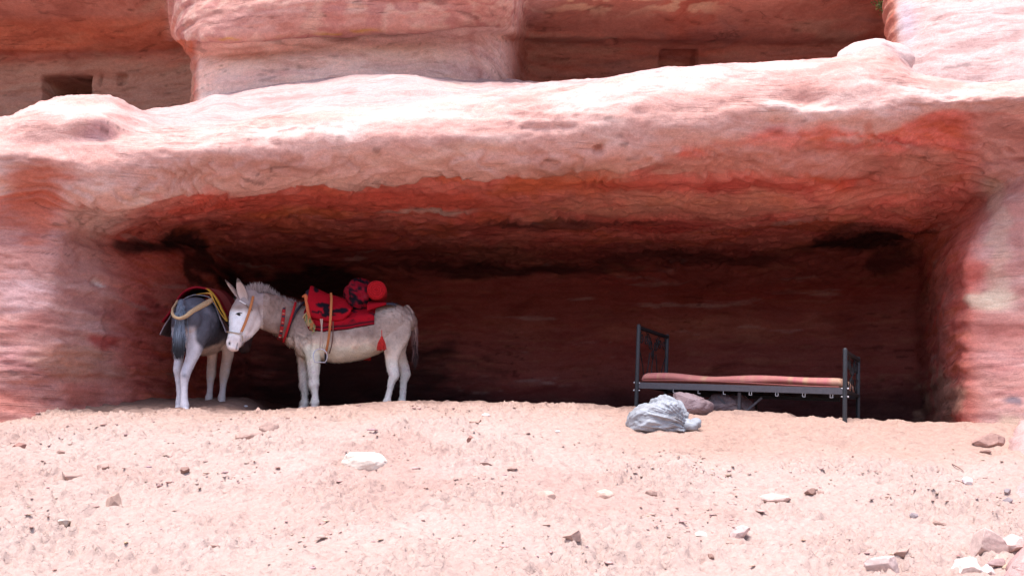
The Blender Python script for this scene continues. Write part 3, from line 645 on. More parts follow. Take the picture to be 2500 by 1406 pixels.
# ================================================================== pale donkey, seen from its side
WD = 10.0
wbase = np.array([*P(850, 1003, WD)[:2], float(G(P(850, 1003, WD)[0], WD))])
dk = tag(empty('donkey', wbase.tolist()), 'pale grey and cream donkey standing side on with red saddle and orange halter', 'donkey', 'donkeys sheltering in the cave mouth')
def tor(stn, D):
    c = [P(s[0], (s[1]+s[2])/2, D) for s in stn]; a = [(s[2]-s[1])/2*D/F for s in stn]; b = [s[3] for s in stn]
    return np.array(c), a, b
T_ST = [(704, 792, 838, .10), (724, 756, 862, .155), (750, 745, 874, .19), (785, 748, 880, .235), (830, 754, 886, .265), (880, 754, 877, .265), (920, 747, 860, .24), (955, 738, 848, .225), (984, 744, 832, .195), (1002, 764, 806, .13)]
tc_, ta_, tb_ = tor(T_ST, WD)
parts = [loft(tc_, ta_, tb_, (0, 1, 0), seg=40, n=60)]
# neck
parts.append(loft([P(735, 800, 10.0), P(705, 782, 9.95), P(672, 768, 9.85), P(640, 757, 9.72), P(615, 748, 9.64)],
                  [.215, .185, .178, .172, .13], [.135, .105, .09, .085, .08], (0.0, 1, .0), seg=28, n=34))
# head: skull and muzzle
hs = np.array([.25, -1, -.05])
parts.append(loft([P(613, 722, 9.66), P(603, 745, 9.62), P(597, 768, 9.58), P(589, 795, 9.54), P(578, 820, 9.50), P(571, 838, 9.48), P(568, 846, 9.47)],
                  [.085, .118, .138, .118, .080, .073, .055], [.075, .098, .104, .086, .064, .066, .05], hs, seg=28, n=44, power=2.3))
parts.append(loft([P(606, 752, 9.62), P(616, 783, 9.60), P(607, 806, 9.57), P(593, 826, 9.53)], [.075, .088, .070, .04], [.078, .074, .055, .038], hs, seg=20, n=24))
# brow ridge over the eye, cheek, nostril rim and lips
parts.append(loft([P(574, 758, 9.53), P(584, 757, 9.50), P(596, 762, 9.50)], [.014, .018, .012], [.018, .02, .015], (0, 1, 0), seg=10, n=10))
parts.append(loft([P(560, 838, 9.46), P(566, 848, 9.44), P(577, 852, 9.46)], [.032, .036, .026], [.045, .05, .04], hs, seg=14, n=12))
# front legs
parts.append(limb([(757, 838, 9.88, 25, .7), (765, 868, 9.87, 19, .8), (766, 905, 9.86, 14.5), (766, 926, 9.86, 12.6), (766, 939, 9.86, 13.8), (768, 953, 9.86, 8.8), (769, 966, 9.86, 7.4), (769, 982, 9.86, 10.6), (768, 992, 9.86, 8.2), (767, 999, 9.86, 13.5), (765, 1007, 9.86, 15)]))
parts.append(limb([(742, 850, 10.14, 19, .8), (741, 880, 10.14, 14), (741, 905, 10.14, 11.5), (742, 930, 10.14, 10.8), (742, 941, 10.14, 11.0), (744, 955, 10.14, 7.8), (744, 970, 10.14, 7.0), (743, 984, 10.14, 9.4), (742, 993, 10.14, 8.4), (740, 999, 10.14, 12.8), (738, 1007, 10.14, 14)]))
# hind legs
parts.append(limb([(972, 786, 9.88, 34, .45), (970, 812, 9.86, 33, .45), (963, 838, 9.85, 27, .55), (958, 862, 9.84, 20, .7), (957, 885, 9.84, 15.5), (960, 903, 9.84, 14), (962, 915, 9.84, 13.2), (956, 932, 9.84, 9.2), (952, 950, 9.84, 7.4), (948, 966, 9.84, 7.2), (945, 980, 9.84, 9.8), (942, 989, 9.84, 9), (938, 996, 9.84, 13), (935, 1003, 9.84, 15)]))
parts.append(limb([(980, 800, 10.14, 27, .45), (974, 830, 10.14, 24, .5), (974, 855, 10.14, 17, .7), (980, 878, 10.15, 13.5), (987, 898, 10.15, 12.5), (990, 913, 10.15, 12.4), (986, 930, 10.15, 9), (984, 950, 10.15, 7.8), (983, 968, 10.15, 7.6), (981, 980, 10.15, 9.6), (980, 988, 10.15, 9), (978, 996, 10.15, 13), (976, 1003, 10.15, 14.5)]))
# tail dock
parts.append(limb([(992, 752, 10.0, 9), (1004, 765, 10.0, 7), (1011, 785, 10.0, 5.5), (1013, 810, 10.0, 4.5), (1013, 840, 10.0, 3.5)]))
wv, wf = remesh_union(parts, .0085, 3)
def w_col(v):
    px, py = proj(v); n_ = v.shape[0]
    N1 = fbm(v, (5, 5, 5), 4, 300); N2 = fbm(v, (22, 22, 22), 3, 301)
    c = np.tile(np.array([.28, .205, .175]), (n_, 1))
    c = mixc(c, [.36, .29, .26], ss(N1, -.1, .4)*.6)
    low = ss(py+16*N1, 812, 850)*(px > 690); c = mixc(c, [.80, .66, .54], low*.95)                   # belly
    c = mixc(c, [.40, .31, .26], ss(px, 900, 950)*(1-ss(py, 830, 900))*.7)
    leg = ss(py+10*N1, 868, 905)*(px > 690); c = mixc(c, [.72, .64, .59], leg*.85)
    c = mixc(c, [.34, .31, .33], leg*ss(N2+.4*N1, .1, .5)*.55)
    chest = (1-ss(px+10*N1, 722, 748))*ss(py, 800, 835)*(px > 684); c = mixc(c, [.62, .52, .45], chest*.8)
    hd = (px < 642)
    face = hd*ss(-(px+6*N1-(560+.35*(py-740))), -52, -22); face2 = hd*ss(py+5*N1, 748, 765)
    c = mixc(c, [.78, .73, .71], np.clip(face2*(.35+.65*face), 0, 1))
    ch = hd*np.exp(-((px-628)/14.)**2-((py-792)/17.)**2); c = mixc(c, [.66, .58, .54], ch*.9)
    c = mixc(c, [.40, .33, .32], hd*np.exp(-((px-607)/9.)**2-((py-800)/22.)**2)*.55)
    c = mixc(c, [.34, .29, .29], hd*(1-ss(py, 735, 755))*.6)
    c = mixc(c, [.58, .50, .48], hd*ss(py, 812, 826)*.7)
    c = mixc(c, [.05, .04, .045], hd*np.exp(-((px-578.5-(845-py)*.22)/1.6)**2)*ss(py, 834, 839)*(1-ss(py, 852, 857))*.8)     # mouth line
    c = mixc(c, [.02, .015, .015], hd*np.exp(-((px-560)/3.0)**2-((py-838)/4.4)**2)*1.0)                                   # nostril
    c = mixc(c, [.55, .36, .30], hd*np.exp(-((px-592)/24.)**2-((py-856)/4.)**2)*.5)
    nb = (px < 700)*(px > 636)*ss(py, 800, 822); c = mixc(c, [.55, .38, .29], nb*.6)
    ds = np.exp(-((py-(742+np.maximum(px-985, 0)*1.0+np.maximum(px-1003, 0)*3))/4.5)**2)*ss(px, 962, 975)
    c = mixc(c, [.06, .035, .035], ds*.85)
    c = mixc(c, [.30, .20, .17], ss(px, 1006, 1010)*.8)
    c = mixc(c, [.50, .36, .24], np.exp(-((px-866)/8.)**2-((py-847)/5.)**2)*.5)
    hf = ss(py, 993, 997); c = mixc(c, [.20, .165, .15], hf*.8)
    return np.minimum(c*1.25, .86)*(1+.20*N2+.12*N1)[:, None]
wn = vert_normals(wv, wf); wv2 = wv+wn*(.0035*fbm(wv, (30, 30, 30), 2, 310))[:, None]
px_, py_ = proj(wv2)
# pressed-in nostril and eye socket
camside = (wn*(-wv2/np.linalg.norm(wv2, axis=1, keepdims=True))).sum(1)
if np.median((wn*(wv-tc_[4])).sum(1)) < 0: wn = -wn; camside = -camside
for cx, cy, r, dep in ((560, 838, 4, .02), (583, 768, 7, .012)):
    wv2 -= wn*(dep*np.exp(-((px_-cx)**2+(py_-cy)**2)/r**2)*(camside > .1))[:, None]
body = mesh_py('body', wv2, wf, M_coat, dk, col=w_col(wv2))
def w_groom(r):
    px, py = proj(r); g = np.tile([.55, 0, -.8], (len(r), 1)); g[(py > 870)] = [0, 0, -1]; g[px < 640] = [-.25, 0, -1]; return g
def w_len(r):
    px, py = proj(r); L_ = np.full(len(r), 1.); L_ = np.where(px < 642, .45, L_); L_ = np.where((py > 812) & (px < 760) & (px > 640), 1.7, L_); L_ = np.where((px < 640) & (px > 585) & (py > 818), 1.5, L_)
    L_ = np.where((px < 640) & (px > 556) & (py > 835) & (px < 590), .3, L_); return np.where(py > 990, .35, L_)
def not_face_detail(c0, n):
    px, py = proj(c0); return 1.0-(((px-583)**2+(py-767)**2 < 90) | ((px-560)**2+(py-838)**2 < 45))*1.0
fur('fur', wv2, wf, w_col, body, M_coat, 52000, .021, width=.0022, groom=w_groom, stick=.35, lenf=w_len, mask=not_face_detail)
# mane: upright tufts along the crest of the neck
mp_ = np.array([P(x, y, D) for x, y, D in ((606, 714, 9.66), (622, 707, 9.68), (640, 707, 9.72), (655, 715, 9.78), (672, 728, 9.83), (690, 738, 9.9), (712, 742, 9.95), (732, 746, 9.98))])
def tufts(path, n, L, wdt, lean, spread, colf):
    V = []; Fq = []; Cc = []; pp = catmull(path, 200)
    for i in range(n):
        k = rng.integers(0, 200); b = pp[k]+rng.normal(0, 1, 3)*np.array([.008, .022, .012]); b[2] -= .03
        d = np.array(lean)+rng.normal(0, spread, 3); d /= np.linalg.norm(d); l = L*rng.uniform(.6, 1.25)*(1-.5*max(0, (k-150)/50)); s = np.cross(d, [0, 1, 0]); s /= np.linalg.norm(s)
        o = len(V); V += [b-s*wdt, b+s*wdt, b+d*l*.6+s*wdt*.7, b+d*l, b+d*l*.6-s*wdt*.7]; Fq.append((o, o+1, o+2, o+3, o+4)); cc = colf()*rng.uniform(.75, 1.15); Cc += [cc]*5
    return np.array(V), Fq, np.array(Cc)
V_, F_, C_ = tufts(mp_, 1500, .082, .0035, (-.12, 0, 1), .22, lambda: np.array([.42, .34, .32]) if rng.random() > .3 else np.array([.28, .22, .21]))
mesh_py('mane', V_, F_, M_coat, dk, col=C_)
# tail hair hanging behind
V_ = []; F_ = []; C_ = []
for i in range(600):
    t0 = rng.random(); base = catmull([P(1008, 775, 10.0), P(1013, 815, 10.0), P(1013, 850, 10.0)], 30)[int(t0*29)]+rng.normal(0, .007, 3)
    L_ = rng.uniform(.10, .26); sx = rng.normal(.0, .015); s = np.array([.0026, 0, 0]); o = len(V_)
    pts = [base, base+np.array([sx*.4+.008, 0, -L_*.5]), base+np.array([sx*.8, 0, -L_])]
    V_ += [pts[0]-s, pts[0]+s, pts[1]+s, pts[2], pts[1]-s]; F_.append((o, o+1, o+2, o+3, o+4))
    cc = np.array([.20, .11, .10]) if base[2] > P(1013, 830, 10)[2] else np.array([.05, .03, .03]); C_ += [cc*rng.uniform(.6, 1.4)]*5
mesh_py('tail_hair', np.array(V_), F_, M_coat, dk, col=np.array(C_))
# ears: long cupped leaves
def ear(base, tip, width, facing, roll=0., nl=16, nw=9):
    base = np.array(base); tip = np.array(tip); ax = tip-base; L_ = np.linalg.norm(ax); ax /= L_
    fc = np.array(facing, float); fc -= fc.dot(ax)*ax; fc /= np.linalg.norm(fc); sd_ = np.cross(ax, fc)
    V = []; Cc = []
    for layer in (0, 1):
        for i in range(nl):
            t = i/(nl-1); wv_ = width*(math.sin(math.pi*min(1, (t*.86+.14)))**.75)*(1-.15*t)
            for j in range(nw):
                u_ = j/(nw-1)*2-1; ang = u_*1.5
                x = math.sin(ang)*wv_; z = -math.cos(ang)*wv_*.75*(1-.3*t)
                off = -.006 if layer else 0
                p = base+ax*L_*t+sd_*(x*(1.08 if layer else 1))+fc*(z+off)
                V.append(p)
                e = abs(u_)
                inner = np.array([.66, .54, .50])*(1-.25*math.exp(-((u_*.8)**2)*9)); outc = np.array([.26, .19, .17])
                cc = inner if not layer else outc
                if e > .86 : cc = np.array([.50, .42, .40]) if not layer else np.array([.22, .15, .13])
                if t > .86: cc = cc*.30
                Cc.append(cc)
    f = grid_faces(nl, nw).tolist(); off = nl*nw; f2 = [[a+off for a in x[::-1]] for x in f]
    rim = []
    for i in range(nl-1):
        for j in (0, nw-1): a = i*nw+j; b_ = a+nw; rim.append([a, b_, b_+off, a+off])
    for j in range(nw-1): a = (nl-1)*nw+j; rim.append([a, a+1, a+1+off, a+off])
    return np.array(V), [tuple(x) for x in f+f2+rim], np.array(Cc)
V_, F_, C_ = ear(P(598, 738, 9.53), P(579, 680, 9.45), .046, (-.15, -1, 0)); e1 = mesh_py('ear', V_, F_, M_coat, dk, col=C_)
fur('ear_fur', V_, F_, lambda r: np.tile([.50, .40, .36], (len(r), 1)), e1, M_coat, 700, .016, width=.0018, groom=(0, 0, 1), stick=.4)
V_, F_, C_ = ear(P(580, 727, 9.66), P(549, 684, 9.64), .036, (-1, -.35, .5)); e2 = mesh_py('ear', V_, F_, M_coat, dk, col=C_)
fur('ear_fur', V_, F_, lambda r: np.tile([.30, .22, .20], (len(r), 1)), e2, M_coat, 500, .016, width=.0018, groom=(0, 0, 1), stick=.4)
# eye with dark lashes
def ellipsoid(c, r, seg=14, rings=9, rot=0.):
    V = []
    for i in range(rings+1):
        ph = math.pi*i/rings
        for j in range(seg):
            th = 2*math.pi*j/seg; x, y, z = r[0]*math.sin(ph)*math.cos(th), r[1]*math.sin(ph)*math.sin(th), r[2]*math.cos(ph)
            V.append([c[0]+x*math.cos(rot)-z*math.sin(rot), c[1]+y, c[2]+x*math.sin(rot)+z*math.cos(rot)])
    return np.array(V), [tuple(x) for x in grid_faces(rings+1, seg, wrap=True).tolist()]
# surface finder: nearest point of a body seen through a pixel
def body_hit(vs, px0, py0, r=2.5):
    a, b = proj(vs); m = ((a-px0)**2+(b-py0)**2) < r*r
    if not m.any(): return None
    return vs[m][np.argmin(vs[m][:, 1])]
def on(vs, px0, py0, lift=.006, r=3.5):
    h = body_hit(vs, px0, py0, r)
    if h is None: h = body_hit(vs, px0, py0, r*3)
    return P(px0, py0, h[1]-lift)
eh = on(wv2, 583, 768, -.006)
V_, F_ = ellipsoid(eh, (.020, .014, .011), rot=-.35); mesh_py('eye', V_, F_, M_eye, dk)
V_, F_ = loft([on(wv2, 576, 766.5, .004), on(wv2, 583, 764, .006), on(wv2, 591, 764.5, .004)], [.003, .005, .0025], [.004, .006, .004], (0, 1, 0), seg=8, n=10); mesh_py('eyelash', V_, F_, M_eye, dk)
# ---- ribbons lying on a body (straps)
def strap(vs, pts, width, lift=.008, thick=.006, n=None, vertical=False, colf=None, hang=False):
    """pts pixel polyline on the camera side; ribbon of real thickness following the body"""
    pts = catmull(pts, n or len(pts)*6); c = []
    for x, y in pts: c.append(on(vs, x, y, lift) if not hang else P(x, y, hang))
    c = np.array(c)
    # smooth depth
    for _ in range(3): c[1:-1] = (c[:-2]+2*c[1:-1]+c[2:])/4
    return loft(c, [width]*len(c), [thick]*len(c), (.0, 1, 0), seg=10, n=len(c)*2, power=4)
def collar(vs, top, bot, D, depth_half, bulge, width, thick=.007, seg=40, side_px=0):
    """closed band round a neck: ellipse between two pixels, real loop in depth"""
    a = P(*top, D); b = P(*bot, D); c = (a+b)/2; up = (a-b)/2; pts = []
    for i in range(seg+1):
        th = 2*math.pi*i/seg; p = c+up*math.cos(th)*1.03+np.array([bulge*abs(math.sin(th)), -depth_half*math.sin(th), 0]); pts.append(p)
    pts = np.array(pts); ax = np.array([-abs(up[2]), 0, up[0]]); ax = ax/np.linalg.norm(ax)
    t = np.gradient(pts, axis=0); rad = pts-c; rad /= np.linalg.norm(rad, axis=1, keepdims=True)
    w_ = np.cross(t, rad); w_ /= np.linalg.norm(w_, axis=1, keepdims=True)
    V = np.stack([pts+w_*width+rad*thick, pts-w_*width+rad*thick, pts-w_*width-rad*thick, pts+w_*width-rad*thick], 1).reshape(-1, 3)
    f = [tuple(x) for x in grid_faces(len(pts), 4, wrap=True).tolist()]
    return V, f, pts, w_, rad
# halter
hal = tag(empty('halter', (P(600, 780, 9.5)).tolist()), 'orange leather halter with a rope noseband on the pale donkey head', 'halter')
V_, F_ = merge([strap(wv2, [(618, 724), (613, 745), (606, 768), (598, 790), (589, 811)], .0125, lift=.010)]); mesh_py('cheek_strap', V_, F_, M_leather, hal)
V_, F_ = merge([strap(wv2, [(554.5, 810), (562, 810.5), (572, 812), (582, 814), (588, 814)], .0045, lift=.006, thick=.006), strap(wv2, [(590, 816), (592, 824), (592, 833)], .0035, lift=.008, thick=.004)])
V_ = V_+ (np.sin(V_[:, 0]*420)*.0012)[:, None]*np.array([0, 0, 1]); mesh_py('noseband', V_, F_, M_rope, hal)
def ring(c, R, r, normal=(0, 1, 0), seg=24, flat=1., part=(0, 2*math.pi)):
    n_ = Vector(normal).normalized(); a = n_.orthogonal().normalized(); b = n_.cross(a); pts = []
    for i in range(seg+1):
        th = part[0]+(part[1]-part[0])*i/seg; pts.append(np.array(c)+np.array(a)*R*math.cos(th)+np.array(b)*R*math.sin(th)*flat)
    return loft(np.array(pts), [r]*len(pts), [r]*len(pts), np.array(n_), seg=8, n=len(pts)*2)
V_, F_ = ring(on(wv2, 589, 814, .012), .013, .0035); mesh_py('ring', V_, F_, M_metal, hal)
V_, F_ = strap(wv2, [(585, 734.5), (592, 739), (600, 744), (606, 750), (616, 757)], .0035, lift=.006, thick=.003); mesh_py('brow_cord', V_, F_, M_brown, hal)
V_, F_ = strap(wv2, [(585, 734), (591, 737.5), (600, 743)], .0052, lift=.011, thick=.003); mesh_py('brow_band', V_, F_, simple('white_tape', (.8, .78, .78)), hal)
# neck bands
V_, F_, pts, w_, rad = collar(wv2, (691, 741), (681, 826), 9.9, .115, .045, .016)
nb = tag(mesh_py('neck_band', V_, F_, simple('red_beaded_band', (.42, .015, .02), bscale=120, var=.4, bump=.5), None, origin=P(686, 790, 9.9).tolist()), 'narrow red beaded band with black and gold squares round the pale donkey neck', 'neck band')
bl = []; 
for i in range(2, 19):
    if i % 3 == 1: continue
    p = pts[i]+rad[i]*.010; wd_ = w_[i]*.013; t_ = np.gradient(pts, axis=0)[i]; t_ = t_/np.linalg.norm(t_)*(.0022 if i % 3 else .009)
    bl.append((np.array([p-wd_-t_, p+wd_-t_, p+wd_+t_, p-wd_+t_, p-wd_-t_-rad[i]*.006, p+wd_-t_-rad[i]*.006, p+wd_+t_-rad[i]*.006, p-wd_+t_-rad[i]*.006]), [(0, 1, 2, 3), (4, 5, 6, 7), (0, 1, 5, 4), (1, 2, 6, 5), (2, 3, 7, 6), (3, 0, 4, 7)], i % 3))
M_gold = simple('gold_thread', (.62, .45, .30))
for a, b, k in bl: mesh_py('black_bead' if k == 0 else 'gold_thread', a, b, M_dleather if k == 0 else M_gold, nb, smooth=False)
V_, F_, *_ = collar(wv2, (721, 740), (692, 833), 9.95, .125, .035, .0115)
tag(mesh_py('neck_strap', V_, F_, M_red, None, origin=P(705, 790, 9.95).tolist()), 'plain bright red webbing strap low round the pale donkey neck', 'strap')
V_, F_, *_ = collar(wv2, (748, 738), (706, 832), 10.0, .165, -.02, .009)
tag(mesh_py('breast_strap', V_, F_, M_dleather, None, origin=P(730, 790, 10).tolist()), 'dark blue strap running from the saddle front round the donkey chest', 'strap')

# ---- saddle: padded blanket in red and black, girth, stirrup
sad = tag(empty('saddle', P(840, 740, WD).tolist()), 'red and black woven saddle blanket with stirrup strapped on the pale donkey', 'saddle')
def torso_at(x):
    xs = [s[0] for s in T_ST]; return np.interp(x, xs, [s[1] for s in T_ST]), np.interp(x, xs, [s[2] for s in T_ST]), np.interp(x, xs, [s[3] for s in T_ST])
def saddle_sheet(x0, x1, topf, botf, lift, nx=60, ny=46, splay=0., thick=.014, seed=1, botfar=None):
    """inverted U sheet round the torso, near edge hangs at pixel height botf(x)"""
    V = []; uv = []
    for i in range(nx):
        s = i/(nx-1); x = x0+(x1-x0)*s; tt, bb, hw = torso_at(x); cyp = (tt+bb)/2; ha = (bb-tt)/2
        top = topf(x); bo = botf(x)
        for j in range(ny):
            u_ = j/(ny-1)*2-1           # -1 near edge .. 1 far edge
            k = abs(u_); sg = -1 if u_ < 0 else 1
            yy = top+(bo-top)*k**1.35      # pixel height
            # half-width of the body at this height, never less than a tent from the top
            rel = np.clip((yy-cyp)/ha, -1, 1); bw = hw*math.sqrt(max(0, 1-rel*rel))
            tent = hw*(.96)*min(1, (k*1.5))**.8
            wd_ = max(bw, tent)*(.98+splay*k)+lift
            if k < .12: wd_ = wd_*k/.12
            pt = P(x, yy, WD)+np.array([0, sg*wd_, 0]); pt[2] -= .030*k; V.append(pt); uv.append((s, u_))
    V = np.array(V); uv = np.array(uv)
    wob = fbm(V, (9, 9, 9), 3, seed)*.012*np.clip(np.abs(uv[:, 1])*2, .3, 1); V[:, 1] += np.sign(uv[:, 1])*wob; V[:, 2] += fbm(V, (12, 12, 4), 2, seed+3)*.006
    n_ = np.zeros_like(V); n_[:, 1] = np.sign(uv[:, 1])*.8; n_[:, 2] = .6
    Vi = V-n_*thick; f = grid_faces(nx, ny).tolist(); o = len(V); f2 = [[a+o for a in x[::-1]] for x in f]; rim = []
    for i in range(nx-1):
        for j in (0, ny-1): a = i*ny+j; rim.append([a, a+ny, a+ny+o, a+o])
    for j in range(ny-1):
        for i in (0, nx-1): a = i*ny+j; rim.append([a, a+1, a+1+o, a+o])
    return np.concatenate([V, Vi]), [tuple(x) for x in f+f2+rim], np.concatenate([uv, uv])
ip = lambda xs, ys: (lambda x: float(np.interp(x, xs, ys)))
RD = np.array([.36, .006, .016]); BK = np.array([.012, .008, .014]); GR = np.array([.55, .42, .36])
def stripes(uv, V, seed, edge=True):
    px, py = proj(V); N1 = fbm(V, (10, 10, 16), 3, seed); c = np.tile(RD, (len(V), 1))*(1+.25*fbm(V, (6, 6, 6), 2, seed+1))[:, None]
    k = np.abs(uv[:, 1])
    if edge:
        c = mixc(c, BK, ss(k, .86, .875)*(1-ss(k, .93, .945))); c = mixc(c, GR*.7, ss(k, .735, .742)*(1-ss(k, .752, .760))*ss(px, 812, 818)); c = mixc(c, BK, ss(k, .965, .975)*.7)
        c = mixc(c, BK, ss(N1, .1, .22)*(k < .86)*.9*ss(-np.abs(k-.45), -.5, -.2))
    return c
V_, F_, uv = saddle_sheet(752, 922, ip([752, 790, 840, 922], [747, 748, 750, 748]), ip([752, 765, 800, 860, 922], [775, 803, 808, 803, 790]), .022, seed=2)
mesh_py('saddle_cloth', V_, F_, M_cloth, sad, col=stripes(uv, V_, 401))
V_, F_, uv = saddle_sheet(762, 868, ip([762, 768, 800, 850, 868], [698, 700, 716, 731, 752]), ip([762, 775, 815, 850, 868], [768, 775, 784, 780, 762]), .048, nx=56, seed=9, thick=.03)
cc = stripes(uv, V_, 402, edge=False); pxx, pyy = proj(V_)
wx_ = pxx+6*fbm(V_, (14, 14, 14), 2, 405); wy_ = pyy+4*fbm(V_, (14, 14, 14), 2, 406)
for cx, cy, rx, ry in ((788, 745, 17, 7), (800, 768, 20, 5), (828, 758, 22, 6), (772, 761, 12, 4), (770, 706, 8, 7), (795, 757, 9, 8)):
    cc = mixc(cc, BK, 1-ss(((wx_-cx)/rx)**2+((wy_-cy)/ry)**2, .7, 1.3))
mesh_py('seat_pad', V_, F_, M_cloth, sad, col=cc)
# pommel lump with buckle in front, fringe of orange and green tassels
V_, F_ = loft([P(752, 728, 9.86), P(756, 722, 9.95), P(758, 720, 10.1)], [.035, .045, .035], [.05, .06, .05], (0, 1, 0), seg=16, n=14); mesh_py('pommel', V_, F_, M_dleather, sad)
V_, F_ = loft([P(741, 724, 9.82), P(746, 722, 9.8), P(748, 735, 9.78), P(751, 755, 9.75), P(757, 780, 9.74), P(764, 806, 9.75)], [.012, .018, .017, .015, .014, .012], [.02]*6, (0, 1, 0), seg=10, n=30)
mesh_py('front_edge', V_, F_, simple('orange_braid', (.60, .16, .06), bscale=160, var=.5, bump=.6, rough=.9), sad)
fr = []; fc = []
for i in range(60):
    x = rng.uniform(745, 770); y = np.interp(x, [744, 770], [765, 800])+rng.uniform(-8, 4); a = P(x, y, 9.72+rng.uniform(-.01, .01)); b_ = a+np.array([rng.normal(0, .012), rng.normal(0, .008), -rng.uniform(.03, .075)])
    t_ = loft([a, (a+b_)/2+rng.normal(0, .004, 3), b_], [.0035]*3, [.0035]*3, (0, 1, 0), seg=5, n=5); fr.append(t_); cc = [(.55, .38, .16), (.16, .26, .10), (.60, .20, .08), (.5, .4, .25)][rng.integers(0, 4)]; fc.append(np.tile(cc, (len(t_[0]), 1)))
V_, F_ = merge(fr); mesh_py('fringe', V_, F_, M_cloth, sad, col=np.concatenate(fc))
# girth straps
V_, F_ = loft([P(808, 716, 9.80), P(809, 732, 9.72), P(808, 760, 9.66), P(806, 790, 9.65), P(803, 820, 9.70), P(799, 845, 9.74), P(795, 862, 9.79)], [.012]*7, [.006]*7, (0, 1, 0), seg=10, n=50, power=4); mesh_py('girth_strap', V_, F_, M_leather, sad)
V_, F_ = loft([P(813, 785, 9.68), P(813, 810, 9.70), P(810, 840, 9.73), P(804, 862, 9.79)], [.006]*4, [.005]*4, (0, 1, 0), seg=8, n=30, power=4); mesh_py('girth_strap', V_, F_, simple('worn_brown_strap', (.16, .08, .06), bump=.3), sad)
# far side of the girth
V_, F_ = loft([P(795, 862, 9.80), P(796, 884, 9.92), P(797, 886, 10.08), P(800, 862, 10.24), P(804, 800, 10.28)], [.013]*5, [.006]*5, (0, 1, 0), seg=8, n=30, power=4); mesh_py('belly_strap', V_, F_, M_dleather, sad)
# stirrup leather and iron
lm = simple('pale_cord', (.42, .30, .25), rough=.8, bump=.4, bscale=200)
st = mesh_py('stirrup', *merge([loft([P(783, 779, 9.60), P(785, 800, 9.60), P(783, 830, 9.59), P(780, 853, 9.59)], [.008, .006, .004, .006], [.004]*4, (0, 1, 0), seg=8, n=30, power=3), loft([P(787, 779, 9.60), P(786, 800, 9.60), P(787, 830, 9.59), P(787, 853, 9.59)], [.006, .005, .003, .005], [.004]*4, (0, 1, 0), seg=8, n=30, power=3)]), lm, sad)
sp = [P(x, y, 9.575+z) for x, y, z in ((769, 884, -.02), (766, 876, -.02), (765, 866, -.01), (769, 857, 0), (777, 852, 0), (786, 852, 0), (795, 858, 0), (799, 868, .01), (798, 877, .01), (793, 885, .02))]
V_, F_ = merge([loft(np.array(sp), [.0055]*len(sp), [.008]*len(sp), (0, 1, 0), seg=10, n=60), loft(np.array([sp[0], (sp[0]+sp[-1])/2, sp[-1]]), [.005]*3, [.022]*3, (0, 1, 0), seg=10, n=8, power=4)])
mesh_py('stirrup_iron', V_, F_, M_metal, st)
# tassels
def tassel(x, y, D, L, W, parent, mat, name='tassel'):
    pr = [tube([P(x, y-16, D), P(x, y, D)], .0035, seg=6, n=4), ellipsoid(P(x, y+2, D), (.013, .013, .014), seg=10, rings=6)]
    for i in range(70):
        a = rng.uniform(0, 2*math.pi); r = rng.random()**.5
        b0 = P(x, y+3, D)+np.array([math.cos(a)*r*.010, math.sin(a)*r*.010, 0]); b1_ = b0+np.array([math.cos(a)*r*W, math.sin(a)*r*W*.8, -L*rng.uniform(.85, 1.05)])
        pr.append(loft([b0, (b0+b1_)/2+np.array([math.cos(a)*r*W*.25, 0, 0]), b1_], [.0028]*3, [.0028]*3, (0.1, 1, 0), seg=5, n=5))
    return mesh_py(name, *merge(pr), mat, parent)
M_tas = simple('red_wool', (.55, .03, .025), rough=.95, var=.3)
tassel(932, 822, 9.72, .115, .036, sad, M_tas)
tassel(896, 846, 10.30, .12, .032, sad, M_tas)
# bundle and rolled mat behind the seat
V_, F_ = ellipsoid((0, 0, 0), (1, 1, 1), seg=48, rings=30)
bc = P(884, 724, 10.0); Vb = V_*np.array([.165, .24, .165]); Vb = Vb*(1+.24*fbm(V_*1.0, (1.6, 1.6, 1.6), 4, 500)+.12*fbm(V_, (4, 4, 4), 4, 501, ridged=True))[:, None]+bc
Vb[:, 2] += (Vb[:, 0]-bc[0])*-.10
nb_ = fbm(Vb, (11, 11, 11), 3, 505); cb_ = np.tile([.26, .007, .02], (len(Vb), 1)); cb_ = mixc(cb_, BK, ss(nb_, -.12, .08)); cb_ = mixc(cb_, [.22, .04, .06], ss(-nb_, .2, .5)*.6)
tag(mesh_py('blanket_bundle', Vb, F_, M_cloth, None, col=cb_, origin=bc.tolist()), 'crumpled black and red blanket bundle tied behind the saddle seat', 'bundle')
V_ = []; 
c0 = P(919, 707, 9.70); ax = np.array([-.10, 1, .05]); ax /= np.linalg.norm(ax); a1 = np.cross(ax, [0, 0, 1]); a1 /= np.linalg.norm(a1); a2 = np.cross(a1, ax)
prof = [(0, .012), (.014, .012), (.017, .001), (.030, .002), (.033, .012), (.037, .003), (.050, .001), (.053, .012), (.057, .002), (.070, .002), (.073, .012), (.077, .004), (.085, .010), (.092, .03), (.095, .10), (.095, .30), (.092, .52), (.08, .55), (.04, .555), (0, .555)]
sg = 40
for r, h in prof:
    for j in range(sg):
        th = 2*math.pi*j/sg; V_.append(c0+ax*h+(a1*math.cos(th)+a2*math.sin(th))*r*(1+.02*math.sin(3*th+h*9)))
rm = mesh_py('rolled_mat', np.array(V_), [tuple(x) for x in grid_faces(len(prof), sg, wrap=True).tolist()], simple('bright_red_felt', (.40, .006, .012), rough=.95, bump=.7, bscale=90, var=.3), None, origin=c0.tolist())
tag(rm, 'bright red rolled mat lying across the donkey back behind the bundle, round end showing', 'rolled mat')
V_, F_, _u = saddle_sheet(905, 950, ip([905, 930, 950], [733, 735, 741]), ip([905, 925, 950], [760, 752, 744]), .03, nx=20, ny=30, seed=22)
